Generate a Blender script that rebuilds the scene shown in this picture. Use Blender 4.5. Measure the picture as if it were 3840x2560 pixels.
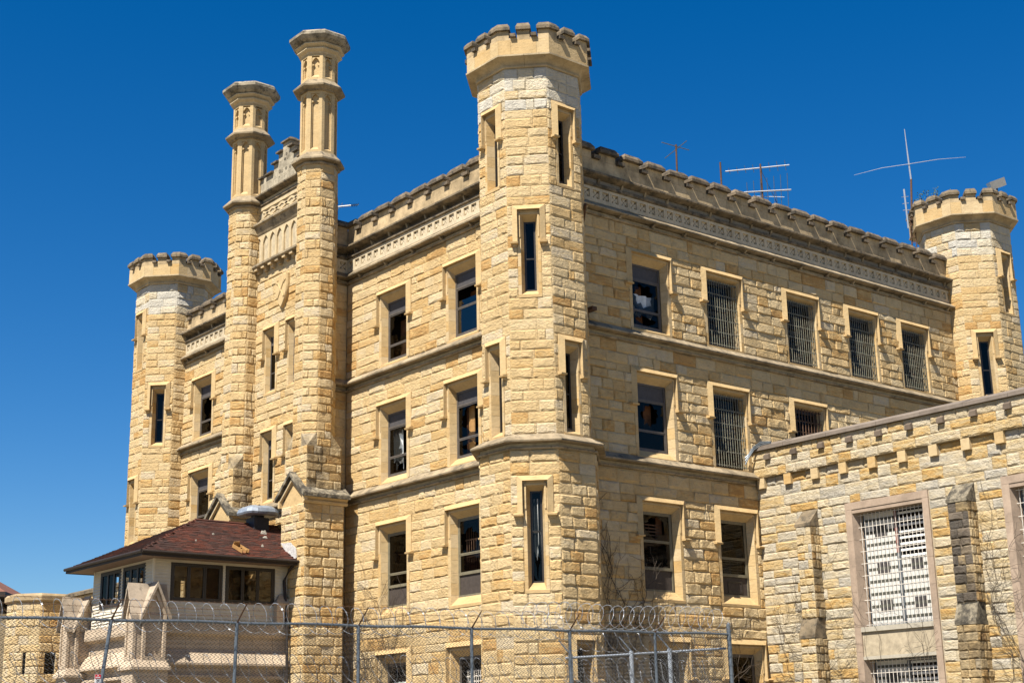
import bpy, math, random
from mathutils import Vector, Matrix

for o in list(bpy.data.objects): bpy.data.objects.remove(o)
SC = bpy.context.scene
COL = SC.collection
R = math.radians
PI = math.pi

# ------------------------------------------------------------------ camera
CAM_LOC = Vector((33.115, -28.514, 1.7))
CR = Vector((0.63166932, 0.77496556, -0.02054894))
CU = Vector((0.21926744, -0.15317358, 0.96356611))
CF = Vector((-0.74358299, 0.61316086, 0.26667977))
cam = bpy.data.cameras.new('camera')
cam.sensor_width = 36.0
cam.sensor_fit = 'HORIZONTAL'
cam.lens = 5495.27 * 36.0 / 3840.0
cam.clip_start = 0.5
cam.clip_end = 3000
co = bpy.data.objects.new('camera', cam)
COL.objects.link(co)
m = Matrix((CR, CU, -CF)).transposed().to_4x4()
m.translation = CAM_LOC
co.matrix_world = m
SC.camera = co

# ------------------------------------------------------------------ sky, sun, exposure
SUN = Vector((1.0, -3.0, 4.6)).normalized()
SUN_EL = math.asin(SUN.z)
SUN_AZ = math.atan2(SUN.x, SUN.y)          # clockwise from +Y
W = bpy.data.worlds.new('World')
SC.world = W
W.use_nodes = True
wn = W.node_tree.nodes
wl = W.node_tree.links
wn.clear()
wo = wn.new('ShaderNodeOutputWorld')
wb = wn.new('ShaderNodeBackground')
ws = wn.new('ShaderNodeTexSky')
ws.sky_type = 'NISHITA'
ws.sun_disc = False
ws.sun_elevation = SUN_EL
ws.sun_rotation = SUN_AZ
ws.altitude = 200
ws.air_density = 1.0
ws.dust_density = 0.3
ws.ozone_density = 5.0
wb.inputs[1].default_value = 0.053
hsv = wn.new('ShaderNodeHueSaturation')
hsv.inputs['Hue'].default_value = 0.505
hsv.inputs['Saturation'].default_value = 1.38
wl.new(ws.outputs[0], hsv.inputs['Color'])
wl.new(hsv.outputs[0], wb.inputs[0])
wl.new(wb.outputs[0], wo.inputs[0])
sl = bpy.data.lights.new('sun', 'SUN')
sl.energy = 5.0
sl.angle = R(0.53)
sl.color = (1.0, 0.95, 0.86)
so = bpy.data.objects.new('sun', sl)
so.rotation_euler = SUN.to_track_quat('Z', 'Y').to_euler()
so.location = (0, -30, 60)
COL.objects.link(so)
SC.view_settings.view_transform = 'Standard'
SC.view_settings.look = 'None'
SC.view_settings.gamma = 1.0
SC.view_settings.exposure = 1.16
SC.view_settings.use_curve_mapping = False

# ------------------------------------------------------------------ materials
def lin(h):
    h = h.lstrip('#')
    out = []
    for i in (0, 2, 4):
        c = int(h[i:i + 2], 16) / 255.0
        out.append(c / 12.92 if c <= 0.04045 else ((c + 0.055) / 1.055) ** 2.4)
    return tuple(out) + (1.0,)

class NT:
    def __init__(s, name):
        s.m = bpy.data.materials.new(name)
        s.m.use_nodes = True
        s.t = s.m.node_tree
        s.n = s.t.nodes
        s.l = s.t.links
        s.b = s.n['Principled BSDF']
    def new(s, t): return s.n.new(t)
    def pos(s, scale=(1, 1, 1)):
        g = s.new('ShaderNodeNewGeometry')
        if scale == (1, 1, 1): return g.outputs['Position']
        v = s.new('ShaderNodeVectorMath'); v.operation = 'MULTIPLY'
        v.inputs[1].default_value = scale
        s.l.new(g.outputs['Position'], v.inputs[0])
        return v.outputs[0]
    def noise(s, scale, detail=4, rough=0.6, vscale=(1, 1, 1), dist=0.0):
        n = s.new('ShaderNodeTexNoise')
        n.inputs['Scale'].default_value = scale
        n.inputs['Detail'].default_value = detail
        n.inputs['Roughness'].default_value = rough
        n.inputs['Distortion'].default_value = dist
        s.l.new(s.pos(vscale), n.inputs['Vector'])
        return n.outputs['Fac']
    def ramp(s, fac, stops, interp='LINEAR'):
        r = s.new('ShaderNodeValToRGB')
        r.color_ramp.interpolation = interp
        e = r.color_ramp.elements
        while len(e) < len(stops): e.new(0.5)
        for el, (p, c) in zip(e, stops):
            el.position = p
            el.color = c if len(c) == 4 else tuple(c) + (1,)
        s.l.new(fac, r.inputs[0])
        return r.outputs[0]
    def mix(s, fac, a, b, mode='MIX'):
        x = s.new('ShaderNodeMix'); x.data_type = 'RGBA'; x.blend_type = mode
        if isinstance(fac, float): x.inputs[0].default_value = fac
        else: s.l.new(fac, x.inputs[0])
        for i, v in ((6, a), (7, b)):
            if isinstance(v, tuple): x.inputs[i].default_value = v
            else: s.l.new(v, x.inputs[i])
        return x.outputs[2]
    def bump(s, h, strength, dist, prev=None):
        b = s.new('ShaderNodeBump')
        b.inputs['Strength'].default_value = strength
        b.inputs['Distance'].default_value = dist
        s.l.new(h, b.inputs['Height'])
        if prev is not None: s.l.new(prev, b.inputs['Normal'])
        return b.outputs[0]
    def attr(s, name='rnd'):
        a = s.new('ShaderNodeAttribute'); a.attribute_name = name
        return a.outputs['Fac']
    def out(s, col=None, rough=0.9, normal=None, spec=0.25, metal=0.0):
        if col is not None:
            if isinstance(col, tuple): s.b.inputs['Base Color'].default_value = col
            else: s.l.new(col, s.b.inputs['Base Color'])
        if isinstance(rough, float): s.b.inputs['Roughness'].default_value = rough
        else: s.l.new(rough, s.b.inputs['Roughness'])
        s.b.inputs['Specular IOR Level'].default_value = spec
        s.b.inputs['Metallic'].default_value = metal
        if normal is not None: s.l.new(normal, s.b.inputs['Normal'])
        return s.m

def G(v): return (v, v, v, 1)

def stone_mat(name, stops, bump=0.75, stain=0.0, mott=0.5, streak=0.7):
    n = NT(name)
    ad = n.new('ShaderNodeMath'); ad.operation = 'MULTIPLY_ADD'; ad.inputs[1].default_value = streak; ad.inputs[2].default_value = -0.5 * streak
    n.l.new(n.noise(1.8, 4, 0.6, (1, 1, 4.0), 0.8), ad.inputs[0])
    a2 = n.new('ShaderNodeMath'); a2.operation = 'ADD'; a2.use_clamp = True
    n.l.new(ad.outputs[0], a2.inputs[0]); n.l.new(n.attr(), a2.inputs[1])
    c = n.ramp(a2.outputs[0], stops)
    mo = n.ramp(n.noise(2.2, 5, 0.65), [(0.3, G(0.72)), (0.55, G(1.0)), (0.75, G(1.12))])
    c = n.mix(mott, c, n.mix(1.0, c, mo, 'MULTIPLY'))
    st = n.ramp(n.noise(9, 6, 0.7, (1, 1, 2.2)), [(0.28, G(0.62)), (0.5, G(1.0)), (0.8, G(1.1))])
    c = n.mix(0.55, c, n.mix(1.0, c, st, 'MULTIPLY'))
    if stain > 0:
        k = n.ramp(n.noise(1.1, 6, 0.7), [(0.58 - 0.25 * stain, G(0)), (0.72 - 0.15 * stain, G(1))])
        c = n.mix(k, c, n.mix(0.75, c, (0.045, 0.036, 0.026, 1)))
    h1 = n.bump(n.noise(9, 6, 0.65, (1, 1, 1.5), 0.6), bump, 0.10)
    h2 = n.bump(n.noise(38, 4, 0.7), bump * 0.8, 0.012, h1)
    return n.out(c, 0.92, h2, 0.15)

A_STOPS = [(0.0, (0.49, 0.395, 0.26)), (0.12, (0.515, 0.395, 0.225)), (0.35, (0.51, 0.375, 0.198)), (0.65, (0.495, 0.352, 0.175)),
           (0.86, (0.475, 0.322, 0.146)), (0.95, (0.455, 0.288, 0.114)), (1.0, (0.41, 0.24, 0.09))]
M = {}
M['stone'] = stone_mat('buff_rock_faced_limestone', A_STOPS)
M['pale_stone'] = stone_mat('pale_weathered_limestone', [(0, (0.44, 0.41, 0.35)), (0.4, (0.50, 0.45, 0.355)), (0.7, (0.51, 0.43, 0.295)), (0.9, (0.48, 0.37, 0.22)), (1, (0.44, 0.31, 0.15))])
M['cell_stone'] = stone_mat('mixed_yellow_and_grey_limestone', [(0, (0.36, 0.325, 0.265)), (0.15, (0.41, 0.36, 0.275)), (0.36, (0.455, 0.385, 0.27)),
                            (0.58, (0.455, 0.365, 0.23)), (0.80, (0.45, 0.335, 0.175)), (0.93, (0.445, 0.305, 0.135)), (1, (0.42, 0.26, 0.095))], 0.8, 0, 0.6, 1.1)
M['dark_stone'] = stone_mat('soot_stained_stone', [(0, (0.07, 0.062, 0.052)), (0.5, (0.13, 0.105, 0.08)), (0.8, (0.22, 0.17, 0.11)), (1, (0.36, 0.26, 0.13))], 0.6, 0.6)
M['broach_stone'] = stone_mat('half_stained_stone', A_STOPS, 0.6, 0.95)

def dressed_mat(name, base, dark=0.25, lichen=0.0, bump=0.25, grey=None):
    n = NT(name)
    c = n.ramp(n.attr(), [(0, tuple(x * 0.9 for x in base)), (0.5, base), (1, tuple(min(1, x * 1.1) for x in base))])
    mo = n.ramp(n.noise(1.6, 6, 0.65), [(0.3, G(1 - dark * 1.5)), (0.6, G(1.0))])
    c = n.mix(1.0, c, mo, 'MULTIPLY')
    fi = n.ramp(n.noise(14, 5, 0.7), [(0.3, G(0.78)), (0.6, G(1.05))])
    c = n.mix(0.6, c, n.mix(1.0, c, fi, 'MULTIPLY'))
    if lichen > 0:
        k = n.ramp(n.noise(3.3, 8, 0.75), [(0.62 - 0.3 * lichen, G(0)), (0.72 - 0.2 * lichen, G(1))])
        c = n.mix(k, c, grey or (0.05, 0.044, 0.035, 1))
        k2 = n.ramp(n.noise(11, 4, 0.7), [(0.62, G(0)), (0.7, G(1))])
        c = n.mix(n.mix(1.0, k2, G(0.16), 'MULTIPLY'), c, (0.5, 0.46, 0.38, 1))
    h = n.bump(n.noise(22, 5, 0.65), bump, 0.015)
    return n.out(c, 0.9, h, 0.15)

M['dressed'] = stone_mat('dressed_buff_stone', [(0, (0.47, 0.355, 0.205)), (0.5, (0.455, 0.33, 0.17)), (0.85, (0.44, 0.30, 0.14)), (1, (0.415, 0.265, 0.105))], 0.18, 0, 0.6, 0.6)
M['dressed_pale'] = dressed_mat('pale_dressed_stone', (0.50, 0.39, 0.235), 0.2)
M['carved'] = dressed_mat('carved_grey_buff_stone', (0.49, 0.405, 0.275), 0.18)
M['string'] = dressed_mat('weathered_string_course_stone', (0.30, 0.235, 0.15), 0.4, 0.30, 0.5, (0.075, 0.064, 0.05, 1))
M['hollow_shade'] = dressed_mat('sooty_shaded_moulding', (0.13, 0.10, 0.065), 0.4, 0.5, 0.5)  # dark tone puts the shade of the hollows into the colour, along with soot
M['coping'] = dressed_mat('lichen_dark_coping_stone', (0.185, 0.142, 0.095), 0.4, 0.58, 0.5)
M['parapet'] = dressed_mat('stained_parapet_ashlar', (0.455, 0.34, 0.195), 0.4, 0.08)
M['grey_parapet'] = dressed_mat('grey_gable_ashlar', (0.40, 0.345, 0.25), 0.4, 0.15)
M['cap_lichen'] = dressed_mat('black_lichen_cap_stone', (0.30, 0.255, 0.18), 0.4, 0.75, 0.6)
M['slate_coping'] = dressed_mat('brown_grey_coping_slab', (0.19, 0.155, 0.125), 0.2)
M['surround'] = dressed_mat('pinkish_brown_stone_surround', (0.33, 0.25, 0.185), 0.2, 0.0)
M['gate_stone'] = dressed_mat('smooth_tan_gateway_stone', (0.44, 0.345, 0.245), 0.18)
M['gate_dark'] = dressed_mat('weathered_gateway_cap_stone', (0.36, 0.29, 0.215), 0.3, 0.15, 0.6)
M['concrete'] = dressed_mat('grey_cement_panel', (0.36, 0.325, 0.26), 0.1)

def plain(name, col, rough=0.6, spec=0.3, metal=0.0, var=0.25, scale=8.0, bump=0.0):
    n = NT(name)
    c = col + (1,) if len(col) == 3 else col
    f = n.ramp(n.noise(scale, 5, 0.65), [(0.3, tuple(x * (1 - var) for x in c[:3])), (0.7, tuple(min(1, x * (1 + var * 0.6)) for x in c[:3]))])
    nm = n.bump(n.noise(scale * 4, 3), bump, 0.01) if bump else None
    return n.out(f, rough, nm, spec, metal)

M['mortar'] = plain('lime_mortar', (0.36, 0.30, 0.21), 0.95, 0.1, 0, 0.3, 5)
M['mortar_dark'] = plain('dark_wall_core', (0.40, 0.33, 0.22), 0.95, 0.1, 0, 0.3, 5)
M['frame'] = plain('taupe_painted_window_frame', (0.085, 0.072, 0.06), 0.5, 0.4, 0, 0.25)
M['frame_olive'] = plain('olive_painted_window_frame', (0.15, 0.13, 0.085), 0.55, 0.3)
M['frame_dark'] = plain('dark_brown_frame', (0.022, 0.018, 0.015), 0.45, 0.4)
M['panel_grey'] = plain('grey_blind_panel', (0.060, 0.055, 0.055), 0.6, 0.3)
M['panel_brown'] = plain('brown_mesh_panel', (0.055, 0.044, 0.037), 0.7, 0.2)
M['white'] = plain('white_paint', (0.74, 0.73, 0.69), 0.6, 0.3, 0, 0.12)
M['white_panel'] = plain('white_window_panel', (0.54, 0.53, 0.49), 0.7, 0.3, 0, 0.1)
M['dark_band'] = plain('grey_green_muntin', (0.085, 0.085, 0.07), 0.7, 0.2)
M['blue_steel'] = plain('blue_grey_steel', (0.12, 0.135, 0.15), 0.5, 0.3)
M['red_steel'] = plain('faded_red_steel', (0.22, 0.09, 0.075), 0.6, 0.3)
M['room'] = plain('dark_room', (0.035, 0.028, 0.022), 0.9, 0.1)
M['wood'] = plain('brown_plywood', (0.17, 0.075, 0.035), 0.8, 0.2, 0, 0.5, 4)
M['wood_orange'] = plain('fresh_wood', (0.33, 0.18, 0.065), 0.7, 0.2)
M['curtain'] = plain('torn_plastic_sheet', (0.55, 0.56, 0.55), 0.5, 0.4)
M['galv'] = plain('galvanised_steel', (0.115, 0.135, 0.155), 0.45, 0.5, 0.4, 0.3, 20)
M['wire'] = plain('rusty_chain_link_wire', (0.075, 0.068, 0.062), 0.6, 0.3, 0.1, 0.4, 9)
M['razor'] = plain('galvanised_razor_ribbon', (0.31, 0.325, 0.345), 0.45, 0.5, 0.4, 0.35, 6)
M['rust'] = plain('rusty_iron', (0.10, 0.055, 0.032), 0.8, 0.2, 0.1, 0.5, 12)
M['bar_white'] = plain('white_painted_bar', (0.56, 0.51, 0.44), 0.6, 0.3, 0, 0.3, 14)
M['alu'] = plain('aluminium', (0.42, 0.43, 0.44), 0.35, 0.5, 0.5, 0.15)
M['lead'] = plain('grey_sheet_metal', (0.23, 0.26, 0.30), 0.5, 0.4, 0.3, 0.35, 6)
M['dark_metal'] = plain('dark_vent_base', (0.03, 0.03, 0.032), 0.6, 0.3)
M['vine'] = plain('bare_vine_stem', (0.075, 0.058, 0.043), 0.9, 0.1)
M['leaf'] = plain('weed_leaves', (0.075, 0.10, 0.03), 0.8, 0.2)
M['siding'] = plain('cream_siding_board', (0.54, 0.485, 0.385), 0.6, 0.3, 0, 0.1, 3)
M['fascia'] = plain('dark_brown_fascia', (0.024, 0.017, 0.013), 0.6, 0.3)
M['soffit'] = plain('brown_soffit', (0.16, 0.11, 0.08), 0.8, 0.2)
M['roofing'] = plain('roof_felt', (0.05, 0.03, 0.025), 0.9, 0.1)
M['ground_mat'] = plain('dry_grass_ground', (0.22, 0.19, 0.135), 0.95, 0.1, 0, 0.35, 0.8)
M['flat_roof'] = plain('flat_roof_gravel', (0.2, 0.18, 0.15), 0.95, 0.1)
M['far_roof'] = plain('brown_red_far_roof', (0.17, 0.075, 0.05), 0.85, 0.2, 0, 0.3, 1.5)
M['far_wall'] = plain('far_house_wall', (0.30, 0.25, 0.19), 0.85, 0.2)
M['far_glass'] = plain('far_blue_glass', (0.02, 0.04, 0.08), 0.2, 0.6)
M['sign_white'] = plain('white_sign', (0.75, 0.74, 0.72), 0.5, 0.3, 0, 0.05)
M['sign_red'] = plain('red_sign', (0.55, 0.02, 0.03), 0.5, 0.3, 0, 0.05)
M['patch'] = plain('white_flashing_patch', (0.46, 0.44, 0.41), 0.8, 0.2, 0, 0.4, 9)

def bar_rust_mat():
    n = NT('peeling_paint_bar')
    c = n.ramp(n.noise(13, 4, 0.7), [(0.36, (0.035, 0.03, 0.024, 1)), (0.50, (0.19, 0.17, 0.12, 1)), (0.57, (0.10, 0.12, 0.09, 1)), (0.66, (0.10, 0.05, 0.025, 1))])
    return n.out(c, 0.7, None, 0.3)
M['bar_rust'] = bar_rust_mat()

def shingle_mat():
    n = NT('asphalt_roof_shingle')
    c = n.ramp(n.attr(), [(0, (0.05, 0.030, 0.024)), (0.3, (0.075, 0.032, 0.023)), (0.65, (0.105, 0.036, 0.023)), (1, (0.13, 0.040, 0.024))])
    d = n.ramp(n.noise(0.55, 5, 0.6), [(0.42, G(0)), (0.62, G(1))])
    c = n.mix(n.mix(1.0, d, G(0.7), 'MULTIPLY'), c, (0.045, 0.03, 0.026, 1))
    f = n.ramp(n.noise(40, 3), [(0.3, G(0.7)), (0.7, G(1.15))])
    c = n.mix(1.0, c, f, 'MULTIPLY')
    return n.out(c, 0.9, n.bump(n.noise(60, 2), 0.4, 0.01), 0.2)
M['shingle'] = shingle_mat()
M['coping_light'] = dressed_mat('grey_lichen_coping_stone', (0.20, 0.155, 0.10), 0.4, 0.45, 0.5)
M['cap_stone'] = dressed_mat('dark_weathered_cap', (0.33, 0.28, 0.20), 0.45, 0.42, 0.6)
M['curtain_grey'] = plain('grey_curtain', (0.22, 0.21, 0.20), 0.8, 0.1)
M['block_dark'] = dressed_mat('dark_brown_block', (0.13, 0.10, 0.075), 0.2)
M['corbel_mat'] = dressed_mat('greyed_corbel_stone', (0.41, 0.32, 0.195), 0.3, 0.05)
M['slate_tan'] = dressed_mat('tan_coping', (0.35, 0.26, 0.15), 0.3)
M['alu_dull'] = plain('pale_galvanised_pipe', (0.33, 0.36, 0.40), 0.45, 0.5, 0.3, 0.2, 20)
M['wire_pale'] = plain('galvanised_chain_link_wire', (0.24, 0.24, 0.235), 0.5, 0.5, 0.4, 0.3, 9)

def glass_mat(name, tint, gloss=0.5):
    n = NT(name)
    o = n.n['Material Output']
    n.n.remove(n.b)
    tr = n.new('ShaderNodeBsdfTransparent'); tr.inputs[0].default_value = tint
    gl = n.new('ShaderNodeBsdfGlossy'); gl.inputs['Roughness'].default_value = 0.04
    gl.inputs['Color'].default_value = (0.62, 0.58, 0.52, 1)
    fr = n.new('ShaderNodeFresnel'); fr.inputs['IOR'].default_value = 1.5
    b = n.new('ShaderNodeBump'); b.inputs['Strength'].default_value = 0.12; b.inputs['Distance'].default_value = 0.02
    n.l.new(n.noise(2.5, 2), b.inputs['Height'])
    n.l.new(b.outputs[0], gl.inputs['Normal'])
    ad = n.new('ShaderNodeMath'); ad.operation = 'MULTIPLY_ADD'; ad.inputs[1].default_value = 0.45; ad.inputs[2].default_value = gloss
    n.l.new(fr.outputs[0], ad.inputs[0])
    mx = n.new('ShaderNodeMixShader')
    gb = n.new('ShaderNodeNewGeometry'); ib = n.new('ShaderNodeMath'); ib.operation = 'SUBTRACT'; ib.inputs[0].default_value = 1.0
    n.l.new(gb.outputs['Backfacing'], ib.inputs[1])
    mb_ = n.new('ShaderNodeMath'); mb_.operation = 'MULTIPLY'; n.l.new(ad.outputs[0], mb_.inputs[0]); n.l.new(ib.outputs[0], mb_.inputs[1])
    n.l.new(mb_.outputs[0], mx.inputs[0]); n.l.new(tr.outputs[0], mx.inputs[1]); n.l.new(gl.outputs[0], mx.inputs[2])
    n.l.new(mx.outputs[0], o.inputs[0])
    return n.m
M['glass'] = glass_mat('dusty_window_glass', (0.42, 0.43, 0.43, 1), 0.012)
M['glass_clear'] = glass_mat('reflecting_guardroom_glass', (0.72, 0.72, 0.70, 1), 0.06)
M['glass_blue'] = glass_mat('pale_blue_window_film', (0.25, 0.33, 0.36, 1), 0.15)

# ------------------------------------------------------------------ geometry helpers
class Frame:
    """wall plane: origin, rightward unit t (seen from outside), outward unit n"""
    def __init__(s, o, ang):
        s.o = Vector((o[0], o[1], 0)); s.ang = ang
        s.n = Vector((math.cos(R(ang)), math.sin(R(ang)), 0))
        s.t = Vector((-math.sin(R(ang)), math.cos(R(ang)), 0))
    def p(s, u, z, d=0.0):
        v = s.o + s.t * u + s.n * d
        return (v.x, v.y, z)

FF = Frame((0, 0), -90)        # entrance side wall
FR = Frame((0, 0), 0)          # long side wall

class MB:
    def __init__(s): s.v = []; s.f = []; s.r = []
    def add(s, vs, fs, rnd=0.5):
        b = len(s.v)
        s.v += vs
        for f in fs:
            s.f.append([i + b for i in f]); s.r.append(rnd)
    def hexa(s, p, rnd=0.5):
        """8 points: bottom 0-3 (ccw), top 4-7"""
        s.add(p, [(0, 3, 2, 1), (4, 5, 6, 7), (0, 1, 5, 4), (1, 2, 6, 5), (2, 3, 7, 6), (3, 0, 4, 7)], rnd)
    def fbox(s, fr, u0, u1, z0, z1, d0, d1, rnd=0.5):
        s.hexa([fr.p(u0, z0, d1), fr.p(u1, z0, d1), fr.p(u1, z0, d0), fr.p(u0, z0, d0),
                fr.p(u0, z1, d1), fr.p(u1, z1, d1), fr.p(u1, z1, d0), fr.p(u0, z1, d0)], rnd)
    def box(s, x0, x1, y0, y1, z0, z1, rnd=0.5):
        s.hexa([(x0, y0, z0), (x1, y0, z0), (x1, y1, z0), (x0, y1, z0), (x0, y0, z1), (x1, y0, z1), (x1, y1, z1), (x0, y1, z1)], rnd)
    def prism(s, poly, z0, z1, rnd=0.5):
        n = len(poly)
        s.add([(x, y, z0) for x, y in poly] + [(x, y, z1) for x, y in poly],
              [tuple(range(n - 1, -1, -1)), tuple(range(n, 2 * n))] + [(i, (i + 1) % n, n + (i + 1) % n, n + i) for i in range(n)], rnd)
    def loft(s, rings, cap=True, rnd=0.5):
        """rings: list of closed point loops of equal length"""
        n = len(rings[0]); vs = [p for r in rings for p in r]; fs = []
        for k in range(len(rings) - 1):
            for i in range(n):
                fs.append((k * n + i, k * n + (i + 1) % n, (k + 1) * n + (i + 1) % n, (k + 1) * n + i))
        if cap:
            fs.append(tuple(range(n - 1, -1, -1))); fs.append(tuple(range((len(rings) - 1) * n, len(rings) * n)))
        s.add(vs, fs, rnd)
    def tube(s, pts, r, n=5, rnd=0.5, close=False):
        pts = [Vector(p) for p in pts]
        rings = []
        for i, p in enumerate(pts):
            a = pts[max(0, i - 1)]; b = pts[min(len(pts) - 1, i + 1)]
            d = (b - a)
            if d.length < 1e-9: d = Vector((0, 0, 1))
            d.normalize()
            x = d.orthogonal().normalized() if abs(d.z) > 0.95 else d.cross(Vector((0, 0, 1))).normalized()
            y = d.cross(x)
            rr = r[i] if isinstance(r, (list, tuple)) else r
            rings.append([tuple(p + (x * math.cos(2 * PI * k / n) + y * math.sin(2 * PI * k / n)) * rr) for k in range(n)])
        s.loft(rings, True, rnd)
    def build(s, name, mat, parent=None, smooth=False):
        me = bpy.data.meshes.new(name)
        me.from_pydata(s.v, [], s.f)
        a = me.attributes.new('rnd', 'FLOAT', 'FACE')
        a.data.foreach_set('value', s.r)
        me.materials.append(M[mat] if isinstance(mat, str) else mat)
        if smooth: me.polygons.foreach_set('use_smooth', [True] * len(me.polygons))
        o = bpy.data.objects.new(name, me)
        COL.objects.link(o)
        attach(o, parent)
        return o

def root_loc(o):
    v = Vector((0, 0, 0))
    while o is not None:
        v += o.location; o = o.parent
    return v

def attach(o, parent):
    if parent is not None:
        o.parent = parent
        o.location = o.location - root_loc(parent)

def empty(name, loc):
    o = bpy.data.objects.new(name, None)
    o.location = loc
    o.empty_display_size = 0.5
    COL.objects.link(o)
    return o

def tag(o, label, cat, group=None, kind=None):
    if label: o['label'] = label
    if cat: o['category'] = cat
    if group: o['group'] = group
    if kind: o['kind'] = kind
    return o

def thing(name, loc, label, cat, group=None):
    return tag(empty(name, loc), label, cat, group)

def stuff(o):
    o['kind'] = 'stuff'
    return o

def project(p):
    v = Vector(p) - CAM_LOC
    w = v.dot(CF)
    if w < 0.1: return None
    f = 5495.27
    return 1920 + f * v.dot(CR) / w, 1280 - f * v.dot(CU) / w, w

# ------------------------------------------------------------------ rock-faced stones
NU, NV = 5, 3
def stone_geo(rg, w, h, rough, unit=False):
    bu = 0.10 if unit else min(0.035 / w, 0.2)
    bv = 0.16 if unit else min(0.035 / h, 0.25)
    us = [0, bu] + [bu + (1 - 2 * bu) * k / (NU - 2) for k in range(1, NU - 2)] + [1 - bu, 1]
    vs = [0, bv] + [bv + (1 - 2 * bv) * k / (NV - 2) for k in range(1, NV - 2)] + [1 - bv, 1]
    base = rg.uniform(0.35, 1.0) * rough
    tilt = rg.uniform(-0.5, 0.7)
    P = []
    for j, v in enumerate(vs):
        for i, u in enumerate(us):
            edge = i in (0, NU) or j in (0, NV)
            if edge:
                d = 0.006 + rg.uniform(-0.002, 0.002)
                uu, vv = u, v
            else:
                d = 0.012 + base * rg.uniform(0.35, 1.15) * (1 - tilt * (v - 0.5))
                uu = u + (rg.uniform(-0.05, 0.05) if 1 < i < NU - 1 else rg.uniform(-0.025, 0.03) * (1 if i == 1 else -1))
                vv = v + rg.uniform(-0.06, 0.06)
            P.append((uu * w, vv * h, d))
    n = NU + 1
    F = []
    for j in range(NV):
        for i in range(NU):
            a = j * n + i
            if (i + j) % 2: F.append((a, a + 1, a + n + 1)); F.append((a, a + n + 1, a + n))
            else: F.append((a, a + 1, a + n)); F.append((a + 1, a + n + 1, a + n))
    b = len(P)
    P += [(0, 0, -0.03), (w, 0, -0.03), (w, h, -0.03), (0, h, -0.03)]
    bot = list(range(NU, -1, -1)); top = [NV * n + i for i in range(NU + 1)]
    lef = [j * n for j in range(NV + 1)]; rig = [j * n + NU for j in range(NV, -1, -1)]
    F.append(tuple([b, b + 1] + bot)); F.append(tuple([b + 2, b + 3] + top))
    F.append(tuple([b + 3, b] + lef)); F.append(tuple([b + 1, b + 2] + rig))
    return P, F

BANK = {}
def stone_bank(mat, rough):
    key = (mat, rough)
    if key not in BANK:
        L = []
        rg = random.Random(hash(mat) % 1000 if False else len(BANK) * 7 + 11)
        for k in range(40):
            P, F = stone_geo(rg, 1, 1, rough if rg.random() > 0.12 else rough * 0.15, True)
            me = bpy.data.meshes.new('stone')
            me.from_pydata([(x, z, d) for x, z, d in P], [], F)
            a = me.attributes.new('rnd', 'FLOAT', 'FACE')
            a.data.foreach_set('value', [k / 39.0] * len(F))
            me.materials.append(M[mat])
            L.append(me)
        BANK[key] = L
    return BANK[key]

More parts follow.
